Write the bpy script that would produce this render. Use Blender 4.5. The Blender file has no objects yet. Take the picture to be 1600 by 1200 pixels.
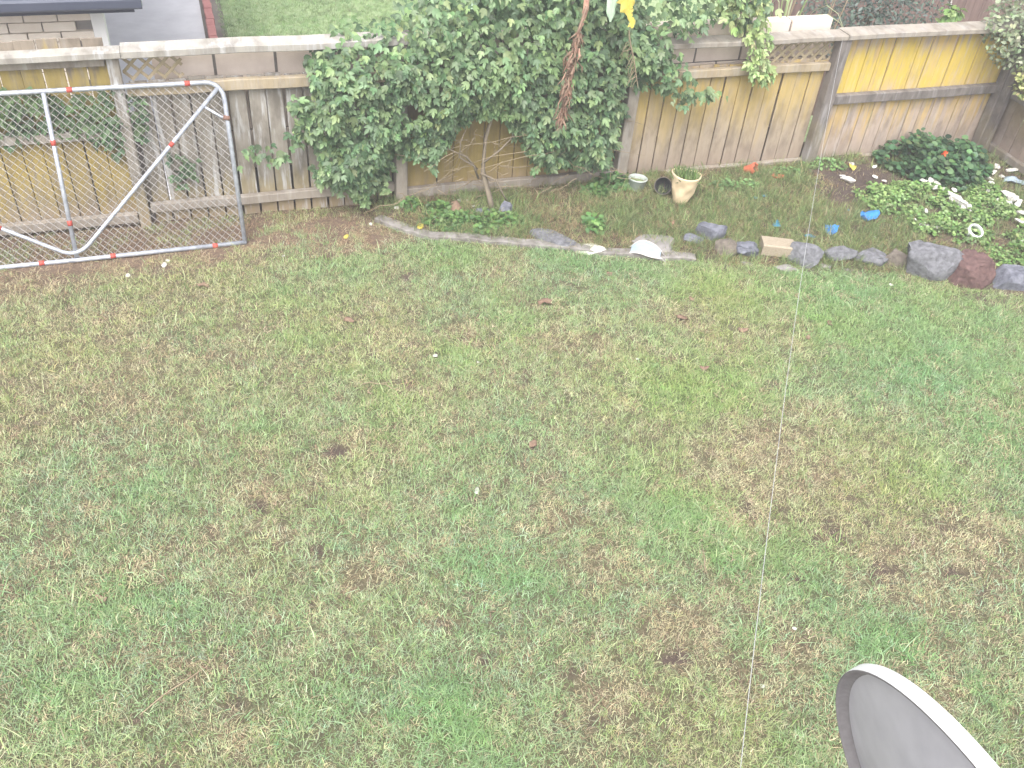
import bpy, bmesh, math, random
import numpy as np
from mathutils import Vector, Matrix, Euler
R = math.radians
random.seed(7); rng = np.random.default_rng(7)
S = bpy.context.scene
COL = S.collection

# ------------------------------------------------------------------ camera, sky, sun, exposure
CAM_H, F_PX, PITCH, ROLL, YAW = 4.4, 1449.0, R(40.35), R(5.26), R(20.95)
_fw = np.array([math.sin(YAW)*math.cos(PITCH), math.cos(YAW)*math.cos(PITCH), -math.sin(PITCH)])
_r = np.array([math.cos(YAW), -math.sin(YAW), 0.0]); _u = np.cross(_r, _fw)
_X = math.cos(ROLL)*_r + math.sin(ROLL)*_u
_D = math.sin(ROLL)*_r - math.cos(ROLL)*_u
cd = bpy.data.cameras.new('camera'); cam = bpy.data.objects.new('camera', cd); COL.objects.link(cam)
cd.sensor_width = 36.0; cd.lens = F_PX/1600*36; cd.clip_start = 0.05; cd.clip_end = 400
M3 = Matrix(((_X[0], -_D[0], -_fw[0]), (_X[1], -_D[1], -_fw[1]), (_X[2], -_D[2], -_fw[2])))
cam.matrix_world = Matrix.Translation((0, 0, CAM_H)) @ M3.to_4x4()
S.camera = cam
S.render.resolution_x, S.render.resolution_y = 1024, 768

SUN_EL, SUN_AZ = R(58), R(-150)          # a veiled sun high behind the house
w = bpy.data.worlds.new('World'); S.world = w; w.use_nodes = True
nt = w.node_tree; nt.nodes.clear()
sky = nt.nodes.new('ShaderNodeTexSky'); sky.sky_type = 'NISHITA'; sky.sun_disc = False
sky.sun_elevation = SUN_EL; sky.sun_rotation = SUN_AZ; sky.air_density = 1.0; sky.dust_density = 4.0; sky.ozone_density = 1.0
hs = nt.nodes.new('ShaderNodeHueSaturation'); hs.inputs['Saturation'].default_value = 0.22
bg = nt.nodes.new('ShaderNodeBackground'); bg.inputs['Strength'].default_value = 0.15
out = nt.nodes.new('ShaderNodeOutputWorld')
nt.links.new(sky.outputs[0], hs.inputs['Color']); nt.links.new(hs.outputs[0], bg.inputs[0]); nt.links.new(bg.outputs[0], out.inputs[0])
sl = bpy.data.lights.new('sun', 'SUN'); sl.energy = 1.4; sl.angle = R(50); sl.color = (1.0, 0.97, 0.93)
so = bpy.data.objects.new('sun', sl); COL.objects.link(so); so.location = (0, 0, 20)
sd = Vector((math.sin(-SUN_AZ)*-1*math.cos(SUN_EL), math.cos(SUN_AZ)*math.cos(SUN_EL), math.sin(SUN_EL)))
so.rotation_euler = sd.to_track_quat('Z', 'Y').to_euler()
S.view_settings.view_transform = 'Standard'; S.view_settings.look = 'None'
S.cycles.max_bounces = 5; S.cycles.diffuse_bounces = 3; S.cycles.transmission_bounces = 3; S.cycles.glossy_bounces = 2; S.cycles.volume_bounces = 0
S.view_settings.exposure = 1.34; S.view_settings.gamma = 1.0

# ------------------------------------------------------------------ survey helpers: where a sight line meets the ground or an upright plane
def ray(px, py): return (px-800)/F_PX*_X + (py-600)/F_PX*_D + _fw
def gp(px, py, z=0.0):
    d = ray(px, py); t = (z-CAM_H)/d[2]; return Vector((t*d[0], t*d[1], z))
def fp(px, py, y):
    d = ray(px, py); t = y/d[1]; return Vector((t*d[0], y, CAM_H+t*d[2]))

# ------------------------------------------------------------------ value noise
_g = np.random.default_rng(3).random((256, 256))
def vnoise(x, y, s, o=0):
    x = np.asarray(x)*s+37.3+o*11.7; y = np.asarray(y)*s+91.1+o*5.3
    xi = np.floor(x).astype(int); yi = np.floor(y).astype(int); fx = x-xi; fy_ = y-yi
    fx = fx*fx*(3-2*fx); fy_ = fy_*fy_*(3-2*fy_)
    a = _g[xi % 256, yi % 256]; b = _g[(xi+1) % 256, yi % 256]; c = _g[xi % 256, (yi+1) % 256]; d = _g[(xi+1) % 256, (yi+1) % 256]
    return (a*(1-fx)+b*fx)*(1-fy_)+(c*(1-fx)+d*fx)*fy_
def fbm(x, y, s, o=0, n=4):
    t = 0; a = .5; k = 0
    for i in range(n): t = t+a*vnoise(x, y, s*2**i, o+i); k += a; a *= .55
    return t/k
def sstep(a, b, x):
    t = np.clip((np.asarray(x)-a)/(b-a), 0, 1); return t*t*(3-2*t)

# ------------------------------------------------------------------ materials
MATS = {}
class NT:
    def __init__(s, name):
        s.m = bpy.data.materials.new(name); s.m.use_nodes = True; s.t = s.m.node_tree; s.n = s.t.nodes; s.l = s.t.links
        s.p = s.n['Principled BSDF']; s.o = s.n['Material Output']; MATS[name] = s.m
        s.p.inputs['Specular IOR Level'].default_value = .3
    def new(s, ty, **k):
        n = s.n.new(ty)
        for a, b in k.items(): setattr(n, a, b)
        return n
    def link(s, a, b): s.l.new(a, b)
    def noise(s, scale, vec=None, detail=4, rough=.6, stretch=None, loc=(0, 0, 0)):
        n = s.new('ShaderNodeTexNoise'); n.inputs['Scale'].default_value = scale; n.inputs['Detail'].default_value = detail; n.inputs['Roughness'].default_value = rough
        if vec is None: vec = s.geo()
        mp = s.new('ShaderNodeMapping'); mp.inputs['Location'].default_value = loc
        if stretch: mp.inputs['Scale'].default_value = stretch
        s.link(vec, mp.inputs[0]); s.link(mp.outputs[0], n.inputs['Vector']); return n.outputs['Fac']
    def geo(s): return s.new('ShaderNodeNewGeometry').outputs['Position']
    def obj(s): return s.new('ShaderNodeTexCoord').outputs['Object']
    def ramp(s, fac, stops):
        r = s.new('ShaderNodeValToRGB'); e = r.color_ramp.elements
        while len(e) < len(stops): e.new(.5)
        for i, (p, c) in enumerate(stops):
            e[i].position = p; e[i].color = (*c, 1) if len(c) == 3 else c
        s.link(fac, r.inputs[0]); return r.outputs[0]
    def mix(s, fac, a, b, mode='MIX'):
        n = s.new('ShaderNodeMix'); n.data_type = 'RGBA'; n.blend_type = mode
        for sock, v in ((n.inputs[0], fac), (n.inputs[6], a), (n.inputs[7], b)):
            if hasattr(v, 'links') or hasattr(v, 'is_linked'): s.link(v, sock)
            elif isinstance(v, (int, float)): sock.default_value = v
            else: sock.default_value = (*v, 1)
        return n.outputs[2]
    def math(s, op, a, b=0.0, clamp=False):
        n = s.new('ShaderNodeMath', operation=op); n.use_clamp = clamp
        for sock, v in ((n.inputs[0], a), (n.inputs[1], b)):
            if isinstance(v, (int, float)): sock.default_value = v
            else: s.link(v, sock)
        return n.outputs[0]
    def rng(s, v, a, b, c=0.0, d=1.0):
        n = s.new('ShaderNodeMapRange'); n.interpolation_type = 'SMOOTHSTEP'
        s.link(v, n.inputs[0])
        for i, x in enumerate((a, b, c, d)): n.inputs[i+1].default_value = x
        return n.outputs[0]
    def sep(s, v): n = s.new('ShaderNodeSeparateXYZ'); s.link(v, n.inputs[0]); return n.outputs
    def base(s, c, rough=.8):
        if hasattr(c, 'is_linked'): s.link(c, s.p.inputs['Base Color'])
        else: s.p.inputs['Base Color'].default_value = (*c, 1)
        s.p.inputs['Roughness'].default_value = rough
    def bump(s, h, st=.3, dist=.01):
        b = s.new('ShaderNodeBump'); b.inputs['Strength'].default_value = st; b.inputs['Distance'].default_value = dist
        s.link(h, b.inputs['Height']); s.link(b.outputs[0], s.p.inputs['Normal'])

def simple(name, c1, c2, scale=8, rough=.75, bump=.3, dist=.004, detail=5, stretch=None, metal=0, spec=.3):
    n = NT(name); f = n.noise(scale, detail=detail, stretch=stretch)
    n.base(n.ramp(f, [(.3, c1), (.7, c2)]), rough); n.p.inputs['Metallic'].default_value = metal
    n.p.inputs['Specular IOR Level'].default_value = spec
    if bump: n.bump(n.noise(scale*5, detail=6, stretch=stretch), bump, dist)
    return n.m

def timber(name, grey1, grey2, yel, ylo, yhi, ystr, white=0.0, low=(.36, .27, .2), lowz=(0.0, .35), fall=.28, stain=None):
    """weathered paling: grain, board to board change, a yellow lichen bloom between two heights, pale streaks, splashed foot"""
    n = NT(name); pos = n.geo(); oi = n.new('ShaderNodeObjectInfo'); rnd = oi.outputs['Random']; z = n.sep(pos)[2]
    sh = n.new('ShaderNodeVectorMath', operation='ADD'); cx = n.new('ShaderNodeCombineXYZ')
    n.link(n.math('MULTIPLY', rnd, 31.0), cx.inputs[0]); n.link(n.math('MULTIPLY', rnd, 17.0), cx.inputs[2]); n.link(pos, sh.inputs[0]); n.link(cx.outputs[0], sh.inputs[1]); v = sh.outputs[0]
    grain = n.noise(1.0, v, 6, .65, (70, 20, 3.0)); blot = n.noise(1.0, v, 4, .6, (9, 4, 4))
    c = n.mix(grain, grey1, grey2)
    c = n.mix(n.rng(blot, .38, .72, 0, .75), c, tuple(x*.55 for x in grey1))
    foot = n.rng(z, lowz[0], lowz[1], 1, 0)
    c = n.mix(n.math('MULTIPLY', foot, .75), c, low)
    # lichen bloom
    zz = n.math('ADD', z, n.math('MULTIPLY', n.math('SUBTRACT', n.noise(1.0, v, 3, .5, (14, 3, 1.2)), .5), .55))
    zz = n.math('ADD', zz, n.math('MULTIPLY', n.math('SUBTRACT', rnd, .5), .16))
    m = n.math('MULTIPLY', n.rng(zz, ylo-.05, ylo+fall, 0, 1), n.rng(zz, yhi-.1, yhi+.06, 1, 0))
    m = n.math('MULTIPLY', m, n.rng(n.noise(1.0, v, 5, .7, (22, 9, 3.5)), .28, .56, .25, 1)); m = n.math('MULTIPLY', m, ystr)
    c = n.mix(m, c, n.mix(grain, tuple(x*.78 for x in yel), yel))
    if stain:
        sm = n.math('MULTIPLY', n.rng(zz, .1, .7, 0, .9), n.rng(n.noise(1.0, v, 4, .6, (16, 4, 1.6), (7, 2, 5)), .38, .6)); c = n.mix(n.math('MULTIPLY', sm, n.math('SUBTRACT', 1.0, m)), c, stain)
    if white:
        wm = n.math('MULTIPLY', n.rng(n.noise(1.0, v, 5, .65, (16, 5, 2.2), (3, 1, 9)), .5, .68), white)
        c = n.mix(wm, c, (.55, .55, .56))
    n.base(c, .88); n.bump(grain, .5, .003)
    return n.m

timber('paling_top_yellow', (.2, .165, .13), (.32, .27, .21), (.5, .37, .08), .05, 1.5, .68, .12, fall=.5)
timber('paling_grey', (.23, .2, .165), (.36, .33, .29), (.40, .31, .1), -.2, .35, .35, .75)
timber('paling_olive', (.22, .17, .1), (.32, .25, .15), (.40, .29, .07), .0, .8, .6, .0)
timber('paling_gold', (.34, .27, .2), (.44, .36, .275), (.60, .43, .12), .3, 1.1, .75, .06, (.3, .235, .19), fall=.6)
timber('paling_yellow', (.40, .31, .25), (.5, .41, .35), (.72, .53, .06), .6, 1.25, .85, .25, (.34, .27, .22), fall=.28, stain=(.6, .41, .13))
timber('paling_brown', (.22, .17, .14), (.33, .27, .22), (.4, .32, .12), .3, .8, .25, .1, (.26, .2, .17))
timber('rail_grey', (.25, .22, .2), (.4, .37, .34), (.5, .36, .12), -.5, 2.5, .1, .25, (.3, .26, .23))
timber('rail_mossy', (.3, .26, .22), (.45, .4, .34), (.52, .37, .14), -.5, 2.5, .35, .2, (.3, .26, .23))
timber('cap_pale', (.3, .28, .26), (.44, .43, .41), (.42, .34, .2), -.5, 2.5, .15, .5)
timber('post_dark', (.15, .13, .12), (.26, .23, .21), (.3, .25, .1), .0, .4, .3, .25, (.2, .17, .14))
timber('lattice_timber', (.33, .28, .22), (.48, .41, .33), (.5, .38, .12), .9, 1.6, .3, .0)
simple('block_cream', (.66, .55, .47), (.8, .69, .6), 5, .85, .3)
simple('block_mortar', (.14, .12, .11), (.22, .2, .18), 20, .9, .4)
simple('brick_cream', (.76, .67, .56), (.86, .78, .68), 6, .85, .3)
simple('brick_mortar', (.3, .28, .27), (.36, .34, .32), 20, .9)
simple('white_paint', (.84, .84, .83), (.88, .88, .87), 4, .5, .05)
simple('gutter_slate', (.055, .065, .095), (.08, .09, .125), 3, .45, .05)
simple('roof_slate', (.30, .31, .38), (.4, .41, .48), 14, .7, .3)
simple('drive_concrete', (.58, .57, .6), (.74, .73, .76), 2.2, .85, .25)
simple('kerb_red', (.38, .14, .13), (.48, .2, .18), 9, .8, .3)
simple('edging_concrete', (.14, .125, .11), (.31, .29, .275), 11, .9, .7, .008)
simple('stone_grey', (.1, .1, .11), (.25, .25, .27), 24, .85, 1.0, .012)
simple('stone_blue', (.09, .095, .12), (.25, .255, .3), 20, .8, 1.0, .012)
simple('stone_brown', (.12, .1, .085), (.25, .215, .18), 20, .9, 1.0, .012)
simple('stone_red', (.09, .052, .05), (.19, .115, .105), 24, .9, 1.0, .01)
simple('stone_pale', (.2, .185, .18), (.31, .29, .28), 14, .9, .5)
simple('offcut_timber', (.27, .22, .16), (.4, .34, .26), 8, .85, .4, stretch=(4, 20, 20))
simple('pot_cream', (.62, .48, .3), (.72, .58, .4), 12, .75, .3)
simple('plastic_white', (.66, .68, .66), (.76, .77, .76), 8, .4, .1)
simple('plastic_dull', (.36, .4, .37), (.46, .5, .47), 8, .45, .1)
simple('plastic_black', (.03, .032, .03), (.05, .05, .05), 8, .5, .1)
simple('plastic_blue', (.03, .17, .5), (.06, .26, .62), 9, .5, .1)
simple('plastic_teal', (.04, .2, .34), (.08, .27, .42), 9, .5, .1)
simple('terracotta', (.42, .11, .06), (.52, .16, .09), 10, .7, .2)
simple('paper_white', (.5, .48, .45), (.68, .66, .62), 10, .8, .2)
simple('mask_blue', (.26, .33, .40), (.34, .41, .48), 10, .8, .2)
simple('steel_galv', (.3, .32, .37), (.56, .59, .65), 20, .42, .1, .001, metal=.35, spec=.5)
simple('wire_galv', (.33, .31, .3), (.43, .41, .4), 30, .5, 0, metal=.3)
simple('tape_red', (.42, .07, .055), (.5, .1, .075), 10, .5, .05)
simple('rust', (.16, .09, .07), (.26, .15, .11), 20, .8, .3)
simple('dish_grey', (.40, .395, .43), (.5, .495, .53), 9, .55, .15, .001, 9)
simple('dish_lip_shade_grime', (.17, .16, .165), (.21, .2, .205), 60, .7, .1, .001)  # tone darkened to carry the lip's shade and grime
simple('bark', (.13, .105, .08), (.27, .225, .165), 14, .9, .6, stretch=(1, 1, .3))
simple('twig', (.22, .17, .11), (.36, .29, .2), 20, .9, .2)
simple('cord_white', (.42, .43, .42), (.5, .5, .5), 20, .7, 0)
simple('dead_leaf', (.15, .09, .065), (.3, .21, .15), 16, .85, .5)
simple('pink_dead_leaf', (.27, .14, .10), (.42, .26, .19), 16, .85, .4)
simple('yellow_leaf', (.48, .38, .05), (.58, .49, .13), 10, .6, .2)
simple('orange_flower', (.85, .09, .03), (.95, .14, .05), 10, .6, .1)
simple('brown_wood', (.13, .085, .075), (.24, .16, .14), 6, .85, .4, stretch=(3, 3, .4))

def leafmat(name, mode, rough=.45, trans=.25, spec=.4):
    """mode 'tint': per-leaf mesh attribute; 'instance': per-instance attribute; 'object': the object's own colour"""
    n = NT(name)
    if mode == 'object': c = n.new('ShaderNodeObjectInfo').outputs['Color']
    else:
        a = n.new('ShaderNodeAttribute'); a.attribute_name = 'tint'; a.attribute_type = 'INSTANCER' if mode == 'instance' else 'GEOMETRY'; c = a.outputs['Color']
    n.base(c, rough); n.p.inputs['Specular IOR Level'].default_value = spec
    t = n.new('ShaderNodeBsdfTranslucent'); n.link(c, t.inputs[0]); mx = n.new('ShaderNodeMixShader'); mx.inputs[0].default_value = trans
    n.link(n.p.outputs[0], mx.inputs[1]); n.link(t.outputs[0], mx.inputs[2]); n.link(mx.outputs[0], n.o.inputs[0])
    return n.m
leafmat('leaf_tint', 'tint'); leafmat('leaf_object', 'object'); leafmat('grass_instance', 'instance', .7, .3, .15)

def soilmat(name, attr):
    n = NT(name); a = n.new('ShaderNodeAttribute'); a.attribute_name = 'tint'; f = n.noise(28, detail=8, rough=.75); f2 = n.noise(140, detail=4, rough=.7)
    c = n.mix(n.rng(f, .3, .7, .0, 1), n.mix(.55, a.outputs['Color'], (.03, .024, .02)), a.outputs['Color'])
    c = n.mix(n.rng(f2, .55, .75, 0, .45), c, (.33, .26, .18))
    n.base(c, .95); n.bump(n.noise(60, detail=8, rough=.75), 1.0, .02); return n.m
soilmat('soil', 'tint')
simple('neighbour_grass', (.24, .36, .14), (.42, .5, .28), 14, .95, 1.0, .03, 12)
simple('neighbour_ground', (.12, .1, .09), (.22, .2, .17), 1.5, .95, .5, .02)

# ------------------------------------------------------------------ mesh builder
class MB:
    def __init__(s): s.v = []; s.f = []
    def add(s, v, f):
        o = len(s.v); s.v += [tuple(p) for p in v]; s.f += [tuple(i+o for i in q) for q in f]; return s
    def box(s, a, b, jit=0, bev=0):
        (x0, y0, z0), (x1, y1, z1) = a, b
        j = lambda: random.uniform(-jit, jit) if jit else 0
        v = [(x+j(), y+j()*.3, z+j()) for z in (z0, z1) for y in (y0, y1) for x in (x0, x1)]
        return s.add(v, [(0, 2, 3, 1), (4, 5, 7, 6), (0, 1, 5, 4), (2, 6, 7, 3), (0, 4, 6, 2), (1, 3, 7, 5)])
    def chamfer(s, a, b, c=.004, jit=0):
        """box with all edges cut at the front-facing long sides: an 8-sided section along its longest axis"""
        (x0, y0, z0), (x1, y1, z1) = a, b; d = [x1-x0, y1-y0, z1-z0]; ax = d.index(max(d))
        i, k = [q for q in range(3) if q != ax]; lo, hi = [x0, y0, z0], [x1, y1, z1]; c = min(c, d[i]*.3, d[k]*.3)
        ring = [(lo[i]+c, lo[k]), (hi[i]-c, lo[k]), (hi[i], lo[k]+c), (hi[i], hi[k]-c), (hi[i]-c, hi[k]), (lo[i]+c, hi[k]), (lo[i], hi[k]-c), (lo[i], lo[k]+c)]
        v = []
        for e in (lo[ax], hi[ax]):
            dx, dk = random.uniform(-jit, jit), random.uniform(-jit, jit)*.4
            for (p, q) in ring:
                t = [0, 0, 0]; t[ax] = e; t[i] = p+dx; t[k] = q+dk; v.append(t)
        f = [(q, (q+1) % 8, 8+(q+1) % 8, 8+q) for q in range(8)]+[tuple(range(7, -1, -1)), tuple(range(8, 16))]
        return s.add(v, f)
    def tube(s, path, r, n=8, cap=True):
        P = [Vector(p) for p in path]; rs = r if isinstance(r, (list, tuple)) else [r]*len(P)
        ref = Vector((.13, .31, 1)).normalized(); rings = []
        for i, p in enumerate(P):
            t = (P[min(i+1, len(P)-1)]-P[max(i-1, 0)])
            t = t.normalized() if t.length > 1e-9 else Vector((0, 0, 1))
            a = t.cross(ref); a = a.normalized() if a.length > 1e-3 else t.cross(Vector((1, 0, 0))).normalized(); b = t.cross(a)
            rings.append([p+(a*math.cos(2*math.pi*k/n)+b*math.sin(2*math.pi*k/n))*rs[i] for k in range(n)])
        v = [q for g in rings for q in g]; f = []
        for i in range(len(P)-1):
            for k in range(n): f.append((i*n+k, i*n+(k+1) % n, (i+1)*n+(k+1) % n, (i+1)*n+k))
        if cap: f += [tuple(range(n-1, -1, -1)), tuple((len(P)-1)*n+k for k in range(n))]
        return s.add(v, f)
    def lathe(s, prof, n=24, c=(0, 0, 0), warp=None):
        v = []; f = []
        for (r, z) in prof:
            for k in range(n):
                a = 2*math.pi*k/n; p = Vector((r*math.cos(a), r*math.sin(a), z))
                if warp: p = warp(p, a)
                v.append(p+Vector(c))
        for i in range(len(prof)-1):
            for k in range(n): f.append((i*n+k, i*n+(k+1) % n, (i+1)*n+(k+1) % n, (i+1)*n+k))
        return s.add(v, f)
    def build(s, name, mat, parent=None, smooth=False, loc=None, rot=None, bevel=0):
        m = bpy.data.meshes.new(name); m.from_pydata(s.v, [], s.f); m.update()
        bm = bmesh.new(); bm.from_mesh(m); bmesh.ops.recalc_face_normals(bm, faces=bm.faces); bm.to_mesh(m); bm.free()
        if smooth: m.polygons.foreach_set('use_smooth', [True]*len(m.polygons))
        return link(name, m, mat, parent, loc, rot)
def link(name, mesh, mat, parent=None, loc=None, rot=None):
    if mat and not mesh.materials: mesh.materials.append(MATS[mat])
    o = bpy.data.objects.new(name, mesh); COL.objects.link(o)
    if parent: o.parent = parent
    if loc is not None: o.location = loc
    if rot is not None: o.rotation_euler = rot
    return o
def tag(o, label, cat, group=None, kind=None):
    if label: o['label'] = label
    if cat: o['category'] = cat
    if group: o['group'] = group
    if kind: o['kind'] = kind
    return o
def thing(name, label, cat, loc=(0, 0, 0), rot=(0, 0, 0), group=None):
    o = bpy.data.objects.new(name, None); COL.objects.link(o); o.location = loc; o.rotation_euler = rot; o.empty_display_size = .1
    return tag(o, label, cat, group)
def npmesh(name, V, Fc, nper, tint=None, smooth=True):
    """V (n,3), Fc (m,k) equal-sided faces"""
    m = bpy.data.meshes.new(name); k = Fc.shape[1]
    m.vertices.add(len(V)); m.vertices.foreach_set('co', np.asarray(V, np.float32).ravel())
    m.loops.add(Fc.size); m.loops.foreach_set('vertex_index', Fc.astype(np.int32).ravel())
    m.polygons.add(len(Fc)); m.polygons.foreach_set('loop_start', np.arange(0, Fc.size, k, dtype=np.int32))
    if smooth: m.polygons.foreach_set('use_smooth', np.ones(len(Fc), bool))
    if tint is not None:
        a = m.attributes.new('tint', 'FLOAT_COLOR', 'POINT'); a.data.foreach_set('color', np.c_[tint, np.ones(len(tint))].astype(np.float32).ravel())
    m.update(calc_edges=True); m.validate(); return m

# ------------------------------------------------------------------ the lie of the land
def height(x, y): return (fbm(x, y, 1.1, 5, 3)-.5)*.05+(fbm(x, y, 5, 9, 3)-.5)*.018
EDGE = np.array([(1.22, 7.5), (1.39, 7.2), (1.63, 6.97), (1.9, 6.83), (2.76, 6.57), (3.2, 6.36), (3.91, 6.07), (4.58, 5.86), (5.81, 5.47), (6.2, 5.22), (6.65, 4.9), (8.3, 3.8)])
def edge_y(x): return np.interp(x, EDGE[:, 0], EDGE[:, 1], left=9.0)
def in_bed(x, y): return (np.asarray(x) > 1.2) & (np.asarray(y) > edge_y(x))

# patches seen on the lawn: (px, py, half width px, half height px, amount)
GREEN = [(180, 930, 130, 60, .7), (780, 890, 90, 45, .8), (690, 400, 70, 25, .8), (510, 405, 80, 25, .7), (90, 1090, 120, 60, .5), (690, 1120, 120, 70, .5), (480, 1100, 110, 60, .4),
         (1150, 590, 170, 70, .5), (1450, 520, 220, 110, .9), (1560, 640, 120, 130, .8), (1300, 460, 260, 40, .7), (1020, 590, 80, 40, .7), (730, 560, 70, 30, .6), (470, 525, 60, 20, .6),
         (830, 500, 90, 40, .5), (400, 690, 60, 40, .4), (640, 640, 70, 30, .4), (665, 735, 25, 15, .9), (1100, 800, 90, 40, .5), (1130, 880, 40, 25, .7), (1170, 1000, 40, 40, .6), (720, 790, 60, 25, .5),
         (860, 400, 60, 18, .6), (1000, 420, 70, 14, .6), (1240, 760, 50, 30, .3), (300, 400, 50, 18, .6), (430, 470, 70, 22, .5), (1430, 760, 90, 40, .4), (1400, 1010, 80, 40, .5), (1550, 1080, 60, 40, .5)]
STRAW = [(570, 700, 60, 30, .9), (570, 900, 60, 40, .8), (290, 1060, 60, 35, .9), (1200, 700, 110, 60, .8), (1160, 760, 80, 50, .6), (900, 530, 80, 30, .7), (960, 880, 60, 35, .7), (1060, 990, 110, 60, .8), (1150, 930, 60, 40, .8),
         (950, 1100, 80, 50, .7), (1440, 890, 140, 60, .8), (1530, 850, 110, 60, .7), (150, 795, 30, 15, .8), (400, 770, 60, 35, .6), (150, 500, 140, 50, .5), (60, 620, 110, 70, .4), (720, 520, 50, 20, .6), (300, 560, 140, 60, .3),
         (850, 800, 70, 40, .5), (360, 1150, 60, 40, .6), (1270, 640, 40, 18, .8), (1060, 500, 60, 16, .5), (860, 480, 40, 12, .5), (180, 640, 160, 80, .35), (690, 970, 40, 30, .5), (1250, 1020, 120, 60, .45), (1490, 1050, 90, 60, .6), (60, 450, 90, 30, .6)]
DIRT = [(525, 707, 22, 14, 1), (400, 790, 18, 10, .9), (735, 783, 22, 9, .9), (490, 860, 20, 12, .7), (1300, 830, 18, 22, 1), (1278, 845, 20, 14, .6), (1170, 798, 14, 8, 1), (1220, 797, 12, 9, 1), (1210, 605, 14, 9, .9), (690, 975, 18, 10, .7),
        (250, 898, 14, 8, .8), (1380, 895, 26, 16, .8), (1055, 1030, 26, 14, .8), (1240, 900, 28, 12, .7), (760, 1030, 20, 9, .5), (940, 1125, 22, 12, .7), (630, 600, 20, 8, .5), (1430, 740, 16, 8, .7), (640, 433, 12, 7, .9), (560, 500, 18, 7, .9),
        (680, 555, 10, 6, .9), (215, 955, 12, 6, .7), (210, 1120, 18, 9, .6), (380, 1090, 22, 14, .5), (1490, 900, 22, 12, .6), (900, 1050, 30, 10, .5), (1330, 780, 14, 9, .6), (830, 700, 12, 7, .8), (1160, 520, 14, 6, .8), (1540, 470, 40, 12, .5), (1560, 780, 20, 10, .5)]
def blobs(L):
    o = []
    for (px, py, a, b, s) in L:
        c = gp(px, py); sx = (gp(px+a, py)-c).length; sy = (gp(px, py-b)-c).length; o.append((c.x, c.y, sx, sy, s))
    return o
GREEN, STRAW, DIRT = blobs(GREEN), blobs(STRAW), blobs(DIRT)
cY, sY = math.cos(YAW), math.sin(YAW)
def field(L, x, y, ragged=.55, o=0):
    wx = (fbm(x, y, 4, 20+o)-.5)*.35; wy = (fbm(x, y, 4, 40+o)-.5)*.35; t = np.zeros_like(x)
    for (a, b, sx, sy, s) in L:
        dx, dy = x+wx*min(1, sx*3)-a, y+wy*min(1, sx*3)-b; u = dx*cY-dy*sY; v = dx*sY+dy*cY
        t = np.maximum(t, s*np.clip(1.25-np.sqrt((u/sx)**2+(v/sy)**2), 0, 1))
    return np.clip(t*1.6, 0, 1)
def dry_strip(x, y): return sstep(6.55, 7.15, y+(fbm(x, y, 3, 60)-.5)*.5)*sstep(1.9, 1.2, x)
def cover(x, y):
    g = np.clip(field(GREEN, x, y)*.8+sstep(.5, .72, fbm(x, y, 1.3, 71))*.55, 0, 1)
    s = np.clip(field(STRAW, x, y, o=3)+sstep(.5, .7, fbm(x, y, 1.9, 82))*.55, 0, 1)
    d = np.clip(field(DIRT, x, y, o=6)*1.05*(.35+1.1*sstep(.35, .6, fbm(x, y, 16, 99)))+sstep(.68, .76, fbm(x, y, 11, 93))*.6*(1-g*.6), 0, 1)
    k = dry_strip(x, y); g *= 1-k*.9; s = np.clip(s+k*.6, 0, 1); d = np.clip(d+k*sstep(.4, .6, fbm(x, y, 6, 97))*.9, 0, 1)
    return g, s, d

def sheet(name, x0, x1, y0, y1, step, hf, tintf, mat, keep=None, skirt=0):
    nx, ny = int((x1-x0)/step)+1, int((y1-y0)/step)+1
    xs, ys = np.linspace(x0, x1, nx), np.linspace(y0, y1, ny); X, Y = np.meshgrid(xs, ys); Z = hf(X, Y)
    V = np.stack([X, Y, Z], -1).reshape(-1, 3); i = np.arange(nx*ny).reshape(ny, nx)
    Fq = np.stack([i[:-1, :-1], i[:-1, 1:], i[1:, 1:], i[1:, :-1]], -1).reshape(-1, 4)
    if keep is not None:
        kk = keep(V[:, 0], V[:, 1]); Fq = Fq[kk[Fq].all(1)]; used = np.zeros(len(V), bool); used[Fq.ravel()] = True; mp = np.cumsum(used)-1; V = V[used]; Fq = mp[Fq]
    m = npmesh(name, V, Fq, 4, tintf(V[:, 0], V[:, 1])); return tag(link(name, m, mat), None, None, kind='structure')
def lawn_tint(x, y):
    g, s, d = cover(x, y); c = np.array([.17, .16, .09])[None]*(1-g[:, None])+np.array([.14, .18, .07])[None]*g[:, None]
    c = c*(1-s[:, None]*.6)+np.array([.25, .2, .12])*s[:, None]*.45; c = c*(1-d[:, None])+np.array([.13, .092, .075])*d[:, None]; k = dry_strip(x, y)[:, None]*.8; return c*(1-k)+np.array([.27, .185, .13])*k
sheet('lawn', -6, 10.2, -1.5, 7.98, .04, height, lawn_tint, 'soil')
def bed_tint(x, y):
    k = fbm(x, y, 2.4, 33)[:, None]; c = np.array([.12, .09, .065])*(1-k)+np.array([.2, .15, .1])*k
    q = field(BEDDIRT, x, y)[:, None]; return c*(1-q)+np.array([.115, .085, .075])*q
BEDDIRT = blobs([(1340, 285, 60, 22, 1), (1310, 310, 50, 16, 1), (1560, 440, 50, 14, 1), (1480, 335, 20, 8, 1)])
def bed_h(x, y): return height(x, y)+.045*sstep(0, .2, y-edge_y(x))+.004
sheet('garden_bed', 1.2, 8.6, 3.6, 7.97, .05, bed_h, bed_tint, 'soil', keep=lambda x, y: (y > edge_y(x)-.06))

def ground_z(x, y): return float(bed_h(np.array([x]), np.array([y]))[0]) if bool(in_bed(x, y)) else float(height(np.array([x]), np.array([y]))[0])
def place(px, py):
    p = gp(px, py)
    for _ in range(3): p = gp(px, py, ground_z(p.x, p.y))
    return p

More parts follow.
